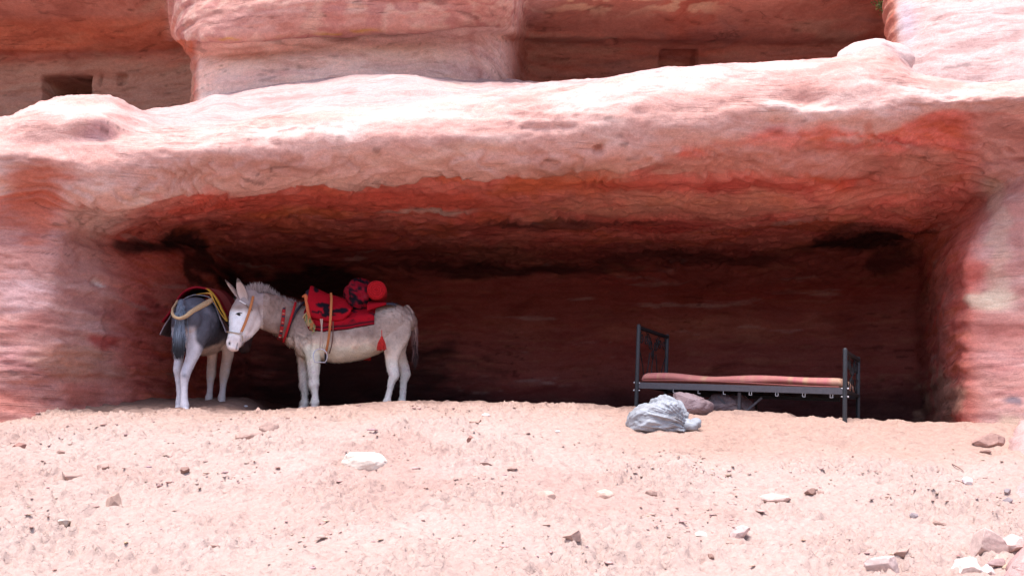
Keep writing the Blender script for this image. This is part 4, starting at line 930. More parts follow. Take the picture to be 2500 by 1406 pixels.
mesh_py('end_cloth', V_, F_, M_cloth, sad, col=np.tile(RD*.8, (len(V_), 1)))
V_, F_, _u = saddle_sheet(936, 972, ip([936, 972], [738, 741]), ip([936, 972], [743, 746]), .006, nx=12, ny=16, seed=23, thick=.006)
mesh_py('crupper_strap', V_, F_, M_dleather, sad)

# ================================================================== dark grey donkey seen from behind
gb = P(490, 1008, 9.7)
gd = tag(empty('donkey', [gb[0], gb[1], float(G(gb[0], gb[1]))]), 'dark slate grey donkey with white legs seen from behind beside the cave wall', 'donkey', 'donkeys sheltering in the cave mouth')
parts = []
side = np.array([1., -.05, 0]);
def ring_st(x0, x1, top, bot, D): return (P((x0+x1)/2, (top+bot)/2, D), (bot-top)/2*D/F, (x1-x0)/2*D/F)
GS = [ring_st(440, 492, 752, 812, 9.33), ring_st(422, 514, 730, 838, 9.42), ring_st(420, 528, 724, 850, 9.56), ring_st(424, 542, 728, 860, 9.75), ring_st(430, 558, 734, 868, 9.98), ring_st(444, 566, 736, 868, 10.2), ring_st(466, 566, 734, 860, 10.42), ring_st(488, 560, 745, 845, 10.6)]
parts.append(loft([g[0] for g in GS], [g[1] for g in GS], [g[2] for g in GS], side, seg=40, n=60))
parts.append(loft([P(520, 785, 10.5), P(540, 770, 10.75), P(565, 770, 10.9), P(588, 785, 10.95)], [.20, .17, .14, .11], [.13, .10, .09, .085], (.3, -1, 0), seg=24, n=26))
parts.append(loft([P(588, 765, 10.95), P(596, 795, 10.85), P(596, 830, 10.7), P(596, 850, 10.62)], [.11, .12, .085, .065], [.09, .10, .07, .06], (.3, -1, 0), seg=24, n=26))
# right hind (near) and left hind
parts.append(limb([(482, 780, 9.45, 34, .8), (482, 812, 9.42, 31, .85), (478, 838, 9.42, 23, 1.0), (472, 862, 9.40, 17, 1.1), (463, 886, 9.37, 13, 1.2), (456, 903, 9.34, 12, 1.2), (452, 917, 9.32, 11.5, 1.15), (450, 935, 9.32, 9.2), (450, 955, 9.32, 8.2), (450, 975, 9.32, 8.8), (451, 990, 9.32, 11), (452, 1000, 9.31, 9), (454, 1009, 9.29, 13.5, 1.2), (456, 1019, 9.28, 16, 1.2)], side=(0, 1, 0)))
parts.append(limb([(440, 790, 9.55, 22, .9), (438, 830, 9.55, 16, 1.1), (437, 860, 9.54, 12.5, 1.1), (436, 885, 9.52, 10.5, 1.2), (434, 903, 9.48, 10.5, 1.15), (435, 920, 9.48, 8.2), (437, 945, 9.48, 6.8), (438, 965, 9.48, 7), (437, 982, 9.48, 8.5), (436, 991, 9.48, 7.5), (436, 1000, 9.46, 10, 1.2), (436, 1009, 9.45, 12, 1.2)], side=(0, 1, 0)))
# front legs
parts.append(limb([(520, 838, 10.15, 16), (519, 862, 10.15, 12.5), (517, 890, 10.15, 11.5), (516, 912, 10.15, 11.5), (514, 926, 10.15, 9.5), (513, 945, 10.15, 7), (512, 958, 10.15, 7.2), (510, 971, 10.15, 9), (509, 980, 10.15, 7.8), (508, 987, 10.13, 11, 1.2), (507, 996, 10.12, 13, 1.2)]))
parts.append(limb([(556, 835, 10.12, 17), (557, 862, 10.12, 14), (552, 888, 10.12, 12.5), (548, 912, 10.12, 11.8), (546, 926, 10.12, 9.8), (544, 945, 10.12, 7.2), (543, 958, 10.12, 7.5), (541, 971, 10.12, 9.4), (541, 980, 10.12, 8.2), (543, 987, 10.10, 11.5, 1.2), (545, 997, 10.08, 14, 1.2)]))
parts.append(limb([(443, 738, 9.36, 9), (441, 755, 9.28, 9), (439, 785, 9.25, 8), (438, 820, 9.24, 6)]))
gv_, gf_ = remesh_union(parts, .0085, 3)
def g_col(v):
    px, py = proj(v); n_ = len(v); N1 = fbm(v, (5, 5, 5), 4, 320); N2 = fbm(v, (20, 20, 20), 3, 321)
    c = np.tile(np.array([.085, .085, .105]), (n_, 1)); c = mixc(c, [.16, .16, .19], ss(N1, 0, .4)*.6)
    rump = (v[:, 1] < 9.62)
    # pale inside of the thigh and leg
    lx = px+7*N1; k1 = rump*ss(py+6*N1, 790, 812)*(1-ss(lx, 474-.0*(py-800)+(py-830)*.28*(py > 830), 484+(py-830)*.9*(py > 830)))
    c = mixc(c, [.58, .56, .60], k1*.95)
    c = mixc(c, [.56, .54, .58], rump*ss(py+8*N1, 858, 880)*.95)
    bel = ss(py+8*N1-(px-505)*-.25, 838, 856)*(~rump)*(px > 490); c = mixc(c, [.58, .47, .40], bel)
    c = mixc(c, [.42, .33, .28], (~rump)*ss(py, 868, 885)*.6)
    c = mixc(c, [.50, .46, .47], (~rump)*ss(py, 925, 940)*.7)
    c = mixc(c, [.20, .20, .24], rump*np.exp(-((px-450)/7.)**2-((py-917)/6.)**2)*.8)
    c = mixc(c, [.34, .34, .38], ss(N2, .1, .5)*ss(py, 870, 900)*.5)
    c = mixc(c, [.17, .12, .105], rump*ss(py, 1002, 1006)*.9); c = mixc(c, [.22, .17, .15], (~rump)*ss(py, 984, 988)*.85)
    tl = rump*(px < 447)*(px > 430)*(v[:, 1] < 9.33)*(py < 830); c = mixc(c, [.13, .15, .19], tl)
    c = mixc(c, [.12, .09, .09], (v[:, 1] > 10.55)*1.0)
    return np.minimum(c*1.15, .86)*(1+.24*N2+.14*N1)[:, None]
gbody = mesh_py('body', gv_, gf_, M_coat, gd, col=g_col(gv_))
fur('fur', gv_, gf_, g_col, gbody, M_coat, 32000, .018, width=.0022, stick=.3, lenf=lambda r: np.where(proj(r)[1] > 985, .3, 1.))
V_ = []; F_ = []; C_ = []
dock = catmull([P(442, 745, 9.28), P(440, 775, 9.22), P(439, 810, 9.21), P(438, 840, 9.21)], 40)
for i in range(1700):
    t0 = rng.random(); base = dock[int(t0*39)]+np.array([rng.normal(0, .014+.010*t0), rng.normal(0, .012), 0])
    L_ = rng.uniform(.10, .20); L_ = min(L_, (base[2]-P(438, 884, 9.2)[2])*rng.uniform(.85, 1.03)); L_ = max(L_, .03); s = np.array([.0028, 0, 0]); o = len(V_); sx = rng.normal(0, .012)
    pts = [base, base+np.array([sx*.4, -.005, -L_*.5]), base+np.array([sx, 0, -L_])]
    V_ += [pts[0]-s, pts[0]+s, pts[1]+s, pts[2], pts[1]-s]; F_.append((o, o+1, o+2, o+3, o+4))
    for p in (pts[0], pts[0], pts[1], pts[2], pts[1]):
        z_ = float(proj(p[None])[1][0]); kk = float(ss(z_, 815, 850)); C_.append(np.array([.15, .18, .23])*(1-kk)+np.array([.035, .035, .04])*kk)
C_ = np.array(C_)*np.repeat(rng.uniform(.6, 1.4, 1700), 5)[:, None]
mesh_py('tail_hair', np.array(V_), F_, M_coat, gd, col=C_)
V_, F_, C_ = ear(P(600, 752, 10.85), P(612, 715, 10.9), .04, (0, -1, 0)); mesh_py('ear', V_, F_, M_coat, gd, col=C_*.4)
V_, F_, C_ = ear(P(582, 752, 10.95), P(572, 722, 11.0), .04, (0, -1, 0)); mesh_py('ear', V_, F_, M_coat, gd, col=C_*.4)

# blankets of the grey donkey: a grid draped across the back
def drape(prof_px, D0, D1, shift=(0, 0), nx=70, nd=26, thick=.010, seed=1, amp=.006, D_of=None, slope=0., cols=None):
    pr = catmull(prof_px, nx); V = []; uv = []
    for i in range(nx):
        for j in range(nd):
            t = j/(nd-1); D = D0+(D1-D0)*t; edge = fbm(np.array([[i*.15, seed, 0.]]), 1, 2, seed)[0]*.03
            kx = pr[i, 0]+shift[0]*t; ky = pr[i, 1]+shift[1]*t; p = P(kx, ky, D+edge*(1-t)); V.append(p); uv.append((i/(nx-1), t))
    V = np.array(V); uv = np.array(uv); V[:, 2] += fbm(V, (8, 5, 8), 3, seed)*amp; V[:, 0] += fbm(V, (8, 5, 8), 3, seed+4)*amp
    c_ = V.mean(0); c_[2] -= .25; n_ = V-c_; n_[:, 1] = 0; n_ /= np.linalg.norm(n_, axis=1, keepdims=True); Vi = V-n_*thick
    f = grid_faces(nx, nd).tolist(); o = len(V); f2 = [[a+o for a in x[::-1]] for x in f]; rim = []
    for i in range(nx-1):
        for j in (0, nd-1): a = i*nd+j; rim.append([a, a+nd, a+nd+o, a+o])
    for j in range(nd-1):
        for i in (0, nx-1): a = i*nd+j; rim.append([a, a+1, a+1+o, a+o])
    return np.concatenate([V, Vi]), [tuple(x) for x in f+f2+rim], np.concatenate([uv, uv])
V_, F_, uv = drape([(389, 817), (397, 800), (412, 776), (430, 748), (450, 728), (478, 719), (505, 722), (522, 740), (535, 768), (546, 795), (553, 812)], 9.64, 10.45, shift=(26, 6), seed=31)
cu = np.tile([.30, .26, .29], (len(V_), 1)); cu = mixc(cu, [.42, .36, .38], ss(fbm(V_, (6, 6, 6), 3, 33), 0, .5)*.6)
fp = tag(mesh_py('felt_pad', V_, F_, M_cloth, None, col=cu, origin=P(470, 760, 9.9).tolist()), 'grey felt pad hanging down both sides under the maroon blanket of the grey donkey', 'pad')
V_, F_, uv = drape([(393, 786), (408, 766), (425, 742), (440, 718), (458, 704), (480, 699), (502, 702), (520, 716), (535, 740), (548, 765), (556, 784)], 9.60, 10.62, shift=(46, 8), seed=35, thick=.016)
cm_ = np.tile([.34, .095, .085], (len(V_), 1)); t = uv[:, 1]+.02*fbm(V_, (5, 5, 5), 2, 36)
cm_ = mixc(cm_, [.26, .010, .022], 1-ss(t, .20, .24)); cm_ = mixc(cm_, [.50, .28, .04], (ss(uv[:, 0], .60, .64))*(1-ss(t, .035, .055))); cm_ = mixc(cm_, [.18, .03, .035], ss(t, .62, .68))
bl = tag(mesh_py('blanket', V_, F_, M_cloth, None, col=cm_, origin=P(470, 740, 9.9).tolist()), 'maroon blanket with yellow binding draped over the back of the grey donkey', 'blanket')
M_pad = simple('padded_rope', (.50, .35, .20), rough=.9, bump=.6, bscale=90, var=.3)
V_, F_ = loft([P(433, 735, 9.46), P(424, 750, 9.36), P(421, 764, 9.24), P(426, 773, 9.17), P(438, 777, 9.14), P(452, 773, 9.20), P(468, 761, 9.27), P(490, 748, 9.38), P(506, 739, 9.48), P(517, 732, 9.58)], [.010, .012, .013, .013, .014, .018, .022, .025, .027, .020], [.012, .013, .014, .014, .015, .018, .021, .024, .025, .02], (0, 1, 0), seg=14, n=70)
nz_ = fbm(V_, (30, 30, 30), 2, 38); V_ = V_+nz_[:, None]*.003
cr_ = mesh_py('crupper', V_, F_, M_pad, None, origin=P(450, 770, 9.2).tolist()); tag(cr_, 'tan padded crupper loop passing under the tail of the grey donkey', 'crupper')
V_, F_ = loft([P(480, 719, 9.58), P(498, 716, 9.56), P(512, 716, 9.56), P(520, 730, 9.56), P(530, 750, 9.57), P(541, 768, 9.58), P(553, 784, 9.58)], [.004, .005, .009, .007, .005, .005, .005], [.005]*7, (0, 1, 0), seg=8, n=40); mesh_py('yellow_cord', V_, F_, simple('yellow_cord', (.50, .27, .05), rough=.9, bump=.5, bscale=200, var=.3), cr_)
# ================================================================== iron bed
ZU = np.array([0, 0, 1.])
nl = P(1552, 1003, 9.5); nr_ = P(2062, 1035, 8.72)
NL = np.array([nl[0], nl[1], nl[2]-.06]); NR = np.array([nr_[0], nr_[1], nr_[2]-.02])
ex = NR-NL; LEN = np.linalg.norm(ex); ex = ex/LEN; ey = np.cross(ZU, ex); ey /= np.linalg.norm(ey); ez = np.cross(ex, ey); WID = .92
bed = tag(empty('bed', NL.tolist()), 'black iron single bed with scrolled headboard and thin striped mattress on the sand', 'bed')
def B_(x, y, z): return NL+ex*x+ey*y+ez*z
M_iron = simple('black_iron_paint', (.012, .012, .014), rough=.55, bump=.25, bscale=70, var=.25, spec=.25)
M_iron2 = simple('grey_iron_rail', (.065, .06, .072), rough=.6, bump=.2, bscale=50, var=.15, spec=.35)
M_iron3 = simple('worn_post', (.026, .028, .033), rough=.5, bump=.3, bscale=60, var=.35, spec=.4)
def bbox(a, b, h, wd_, side_):
    """bar from a to b, h along up, wd_ along side_"""
    a = np.array(a); b = np.array(b); s = np.array(side_, float); t = (b-a)/np.linalg.norm(b-a); s -= s.dot(t)*t; s /= np.linalg.norm(s); u = np.cross(t, s); c = []
    for p in (a, b):
        for i, j in ((-1, -1), (1, -1), (1, 1), (-1, 1)): c.append(p+s*i*wd_/2+u*j*h/2)
    return np.array(c), [(0, 1, 2, 3), (7, 6, 5, 4), (0, 4, 5, 1), (1, 5, 6, 2), (2, 6, 7, 3), (3, 7, 4, 0)]
def bev(o, w=.003):
    m = o.modifiers.new('bevel', 'BEVEL'); m.width = w; m.segments = 2; m.limit_method = 'ANGLE'; return o
def post(x, y, z0, z1, r=.019): return tube([B_(x, y, z0), B_(x, y, z1)], r, seg=14, n=4)
HB, FB = .845, .645
def end_frame(name, x, H, z0f, mat):
    o = mesh_py(name, *bbox(B_(x, .0, H-.012), B_(x, WID, H-.012), .036, .030, ez), M_iron, bed, smooth=False); bev(o)
    bev(mesh_py('lower_bar', *bbox(B_(x, 0, .30), B_(x, WID, .30), .03, .025, ez), M_iron, o, smooth=False))
    for y in (0, WID): mesh_py('post', *post(x, y, -.10, H+.005), mat, o)
    return o
hb = end_frame('headboard', 0, HB, 0, M_iron3); fb = end_frame('footboard', LEN, FB, 0, M_iron3)
def spiral(cx, cz, r0, r1, turns, st, sg, x):
    pts = []
    for i in range(40):
        t = i/39; a = st+sg*turns*2*math.pi*t; r = r0+(r1-r0)*t; pts.append(B_(x, cx+r*math.cos(a), cz+r*math.sin(a)))
    return loft(np.array(pts), [.0055]*40, [.0055]*40, ex, seg=8, n=60)
def scrolls(x, H, parent):
    pr = []
    for k, (cy, cz, r) in enumerate(((.10, H-.10, .060), (.24, H-.10, .060), (.38, H-.135, .062), (.54, H-.135, .062), (.68, H-.10, .060), (.82, H-.10, .060), (.46, H-.235, .045))):
        sg = 1 if k % 2 == 0 else -1; pr.append(spiral(cy, cz, r, .018, 1.4, math.pi/2, sg, x))
    mesh_py('scroll', *merge(pr), M_iron, parent)
    pr = []
    for a, b in (((.03, H-.20), (.22, .32)), ((.36, H-.22), (.20, .32)), ((.46, H-.28), (.46, .32)), ((.56, H-.22), (.72, .32)), ((.89, H-.20), (.70, .32)), ((.30, H-.04), (.46, H-.24)), ((.62, H-.04), (.46, H-.24))):
        m_ = ((a[0]+b[0])/2+(.03 if a[0] < .46 else -.03), (a[1]+b[1])/2); pr.append(loft([B_(x, *a), B_(x, *m_), B_(x, *b)], [.005]*3, [.005]*3, ex, seg=8, n=14))
    mesh_py('spindle', *merge(pr), M_iron, parent)
scrolls(0, HB, hb); scrolls(LEN, FB, fb)
RZ = .285
for y, nm in ((0, 'side_rail'), (WID, 'side_rail')):
    o = mesh_py(nm, *merge([bbox(B_(.015, y, RZ+.012), B_(LEN-.015, y, RZ+.012), .056, .004, ey), bbox(B_(.015, y+(.016 if y == 0 else -.016), RZ-.016+.002), B_(LEN-.015, y+(.016 if y == 0 else -.016), RZ-.016+.002), .004, .034, ey)]), M_iron2, bed, smooth=False)
for i in range(8):
    x = .12+i*(LEN-.24)/7
    bev(mesh_py('slat', *bbox(B_(x, .02, RZ-.012), B_(x, WID-.02, RZ-.012), .012, .03, ex), M_iron, bed, smooth=False), .002)
    if i > 0:
        mesh_py('hook', *merge([bbox(B_(x, -.004, RZ-.018), B_(x, -.004, RZ-.046), .003, .003, ex), bbox(B_(x, -.004, RZ-.046), B_(x+.022, -.004, RZ-.046), .003, .003, ey), bbox(B_(x+.022, -.004, RZ-.046), B_(x+.022, -.004, RZ-.018), .003, .003, ex)][:3 if i > 3 else 2]), M_metal, bed, smooth=False)
mesh_py('cross_bar', *bbox(B_(.3, .45, RZ-.045), B_(LEN-.1, .45, RZ-.045), .03, .03, ez), M_iron, bed, smooth=False)
# middle leg with two struts
mx_ = .49*LEN
lg = bev(mesh_py('leg', *bbox(B_(mx_+.02, .12, -.10), B_(mx_+.02, .12, RZ-.02), .028, .028, ex), M_iron2, bed, smooth=False))
for s in (-1, 1): mesh_py('strut', *bbox(B_(mx_+.02+s*.012, .12, .055), B_(mx_+.02+s*.20, .12, RZ-.06), .018, .008, ey), M_iron2, lg, smooth=False)
lg2 = bev(mesh_py('leg', *bbox(B_(mx_+.02, WID-.1, -.10), B_(mx_+.02, WID-.1, RZ-.02), .028, .028, ex), M_iron2, bed, smooth=False))
for x in (0, LEN):
    for z in (RZ+.035, RZ-.035):
        mesh_py('bolt', *merge([ellipsoid(B_(x+(-.026 if x == 0 else .026), 0, z), (.008, .008, .008), seg=8, rings=5), tube([B_(x-.03, 0, z), B_(x+.03, 0, z)], .0035, seg=6, n=3)]), M_metal, bed)
# mattress: soft edges, slightly wavy
V_ = []; uvm = []; nx, na = 90, 40
for i in range(nx):
    s = i/(nx-1); x = .03+(LEN-.055)*s; endr = min(1, math.sqrt(max(0, 1-(1-min(1, min(s, 1-s)/.022))**2))+.02)
    hh = .048*(.55+.45*endr); zc = RZ+.045+hh-.012+.008*math.sin(s*9+1)+.006*math.sin(s*3.2)
    for j in range(na):
        th = 2*math.pi*j/na; e = .35; cy = math.copysign(abs(math.cos(th))**e, math.cos(th)); sz = math.copysign(abs(math.sin(th))**.8, math.sin(th))
        wv__ = .006*math.sin(s*22+2*th); V_.append(B_(x, WID/2+(WID/2-.02+wv__)*cy*(.97+.03*endr), zc+hh*sz*(1 if sz > 0 else .9)+(.007*math.sin(s*14) if sz > 0 else 0))); uvm.append((s, th))
V_ = np.array(V_); uvm = np.array(uvm); F_ = [tuple(x) for x in grid_faces(nx, na, wrap=True).tolist()]+[tuple(range(na)), tuple(range((nx-1)*na, nx*na))]
s_ = uvm[:, 0]*60; nn1 = perlin(np.stack([uvm[:, 0]*26, np.zeros(len(V_)), np.zeros(len(V_))], 1), 601); nn2 = perlin(np.stack([uvm[:, 0]*60, np.zeros(len(V_)), np.ones(len(V_))], 1), 602)
cc = np.tile([.42, .17, .15], (len(V_), 1)); cc = mixc(cc, [.44, .29, .18], ss(nn1, 0, .25)*.8); cc = mixc(cc, [.45, .12, .17], ss(nn2, .1, .3)*.6); cc = mixc(cc, [.30, .10, .09], np.exp(-((V_[:, 2]-(NL+ex*1)[2])*0+(uvm[:, 1]-math.pi*1.1))**2*40)*0)
cc = mixc(cc, [.46, .33, .22], ss(uvm[:, 0], .93, .96)*.5)
mt = mesh_py('mattress', V_, F_, M_cloth, bed, col=cc)
# seam cord along the near side of the mattress
mesh_py('piping', *loft(np.array([B_(.05+(LEN-.1)*s, .008, RZ+.045+.010*math.sin(s*5)+.012) for s in np.linspace(0, 1, 14)]), [.004]*14, [.004]*14, ey, seg=6, n=60), simple('piping', (.30, .10, .09)), mt)

# ================================================================== plastic sack and cloth heap
def heap(name, cpx, cpy, D, prof, depth, mat, colf, label, cat, seed, wr=.05, nu=260, nv=120, zfloor=None, crease=3.5, knot=None):
    """closed crumpled form whose silhouette follows prof (angle deg, radius px)"""
    c = P(cpx, cpy, D); A = np.radians([p[0] for p in prof]+[prof[0][0]+360]); Rr = [p[1] for p in prof]+[prof[0][1]]; V = []
    for i in range(nv):
        ph = math.pi*i/(nv-1)               # 0 toward the camera .. pi away
        for j in range(nu):
            th = 2*math.pi*j/nu; r = np.interp(th if th >= A[0] else th+2*math.pi, A, Rr)*D/F
            sr = math.sin(ph)**.75; V.append(c+np.array([r*math.cos(th)*sr, -math.cos(ph)*depth, r*math.sin(th)*sr]))
    V = np.array(V); rel = V-c; nn_ = rel/np.array([.25, depth, .2]); nn_ /= np.linalg.norm(nn_, axis=1, keepdims=True)
    w0 = rel+.08*np.stack([fbm(rel, (5, 5, 5), 2, seed+1), fbm(rel, (5, 5, 5), 2, seed+2), fbm(rel, (5, 5, 5), 2, seed+3)], 1)
    r1 = fbm(w0, (crease, crease, crease*1.6), 4, seed+4, ridged=True); r2 = fbm(w0, (crease*3, crease*3, crease*5), 3, seed+5, ridged=True)
    r3 = np.abs(perlin(w0*np.array([13., 13., 19.]), seed+9)); r4 = np.abs(perlin((w0+.02*r1[:, None])*np.array([24., 24., 30.]), seed+10))
    V = V+nn_*(wr*(r1-.2)+wr*.38*r2+wr*.8*r3+wr*.25*r4)[:, None]
    if knot is not None:
        kp = P(knot[0], knot[1], D-.1); dd = V-kp; dist = np.linalg.norm(dd, axis=1); an_ = np.arctan2(dd[:, 2], -dd[:, 0]); az_ = np.arctan2(dd[:, 1], -dd[:, 0])
        r5 = np.abs(perlin(np.stack([an_*5.5+2*r1*.15, az_*3.0, dist*2.2], 1), 41))+.5*np.abs(perlin(np.stack([an_*13, az_*7, dist*4], 1), 42))
        V = V-nn_*(.055*(.28-r5)*(1-.45*ss(dist, .15, .6)))[:, None]
    if zfloor is not None:
        k = V[:, 2] < zfloor; V[k, 2] = zfloor+(V[k, 2]-zfloor)*.12
    o = mesh_py(name, V, [tuple(x) for x in grid_faces(nv, nu, wrap=True).tolist()], mat, None, col=colf(V, r1), origin=c.tolist())
    return tag(o, label, cat)
M_plast = simple('dusty_plastic', attr=True, rough=.6, bump=.4, bscale=45, var=.12, spec=.25)
_g = ground_at_pixel(1615, 1064); zf = _g[2]+.0; SD = float(_g[1])+.16
def c_sack(V, r1):
    c = np.tile([.27, .285, .31], (len(V), 1)); c = mixc(c, [.19, .165, .16], ss(fbm(V, (6, 6, 9), 3, 71), .05, .4)*.6); return mixc(c, [.36, .385, .42], ss(r1, .2, .6)*.5)
heap('plastic_sack', 1610, 1020, SD, [(0, 62), (20, 58), (35, 57), (52, 56), (65, 56), (80, 52), (100, 44), (125, 40), (150, 56), (170, 75), (190, 78), (205, 80), (220, 62), (245, 44), (270, 41), (290, 44), (310, 58), (325, 74), (340, 62)], .19, M_plast, c_sack,
     'crumpled pale blue grey plastic sack lying on the sand in front of the bed', 'plastic sack', 700, wr=.015, zfloor=zf-.01, crease=3.6, knot=(1700, 1046))
# the gathered neck of the sack at its right end
V_, F_ = loft([P(1655, 1034, SD-.03), P(1672, 1040, SD-.06), P(1688, 1040, SD-.08), P(1700, 1034, SD-.08), P(1706, 1040, SD-.08)], [.07, .06, .05, .04, .02], [.07, .05, .05, .045, .03], (0, 1, 0), seg=40, n=40)
r_ = fbm(V_, (9, 9, 14), 4, 77, ridged=True); cen = V_.mean(0); V_ = V_+(V_-cen)*(.25*r_)[:, None]*np.array([.3, 1, 1]); k = V_[:, 2] < zf-.0; V_[k, 2] = zf
sk = [o for o in bpy.data.objects if o.name == 'plastic_sack'][0]
mesh_py('knotted_end', V_, F_, M_plast, sk, col=c_sack(V_, r_))
_g2 = ground_at_pixel(1700, 1030); z2 = _g2[2]; HD = float(_g2[1])+.2
def c_cloth(V, r1):
    c = np.tile([.36, .27, .285], (len(V), 1)); return .75*mixc(c, [.24, .165, .17], ss(fbm(V, (4, 4, 4), 2, 81), 0, .4)*.6)
heap('cloth_heap', 1690, 986, HD+.25, [(0, 46), (20, 28), (60, 19), (100, 20), (130, 30), (150, 46), (180, 42), (210, 40), (240, 34), (280, 32), (330, 46)], .22, M_cloth, c_cloth, 'dusty pinkish cloth heap under the head end of the bed', 'cloth', 720, wr=.018, zfloor=z2-.02)
heap('cloth_heap', 1790, 994, HD+.6, [(0, 48), (30, 36), (70, 24), (110, 26), (150, 55), (180, 70), (210, 50), (240, 34), (280, 28), (330, 40)], .2, M_cloth, lambda V, r: c_cloth(V, r)*.7, 'dark maroon cloth heap under the middle leg of the bed', 'cloth', 730, wr=.03, zfloor=z2-.03)

# ================================================================== stones
def stone(px_, py_, wpx, hpx, seed, colr, label, sharp=0.5, D=None, sink=.25, rot=0., name='stone', cat='stone', group='stones lying on the slope'):
    g = ground_at_pixel(px_, py_+hpx*.35) if D is None else P(px_, py_+hpx*.4, D)
    D_ = g[1]; sx = wpx/2*D_/F; sz = hpx/2*D_/F*1.25; sy = (sx+sz)/2*.9
    bm = bmesh.new(); bmesh.ops.create_icosphere(bm, subdivisions=5, radius=1); V = np.array([v_.co[:] for v_ in bm.verts]); fs = [tuple(v_.index for v_ in f_.verts) for f_ in bm.faces]; bm.free()
    rs = np.random.default_rng(seed)
    for k in range(16):                      # planes chip facets off
        n_ = rs.normal(0, 1, 3); n_ /= np.linalg.norm(n_); d = rs.uniform(.42, .72) if sharp > .3 else rs.uniform(.7, .9); s = V@n_; m = s > d; V[m] -= (s[m]-d)[:, None]*n_[None]*min(1, .45+sharp)
    V *= (1+.12*fbm(V, (1.2, 1.2, 1.2), 2, seed)+.035*fbm(V, (5, 5, 9), 3, seed+1))[:, None]
    V *= np.array([sx, sy, sz])/np.array([V[:, 0].max(), V[:, 1].max(), V[:, 2].max()]); c_, s_ = math.cos(rot), math.sin(rot); X = V[:, 0]*c_-V[:, 2]*s_; Z_ = V[:, 0]*s_+V[:, 2]*c_; V[:, 0] = X; V[:, 2] = Z_
    o_ = np.array([g[0], g[1], g[2]+sz*(1-2*sink)]); cc = np.tile(colr, (len(V), 1)); cc = cc*(1+.18*fbm(V/sx, (1.5, 1.5, 3), 3, seed+3))[:, None]
    return tag(mesh_py(name, V+o_, fs, M_stone, None, col=cc, origin=o_.tolist()), label, cat, group)
M_stone = simple('stone_surface', attr=True, rough=.9, bump=.5, bscale=50, var=.14, spec=.12)
WH = (.60, .52, .45); PK = (.46, .31, .26); BRN = (.27, .16, .13); RDS = (.32, .16, .13); GRY = (.28, .24, .25)
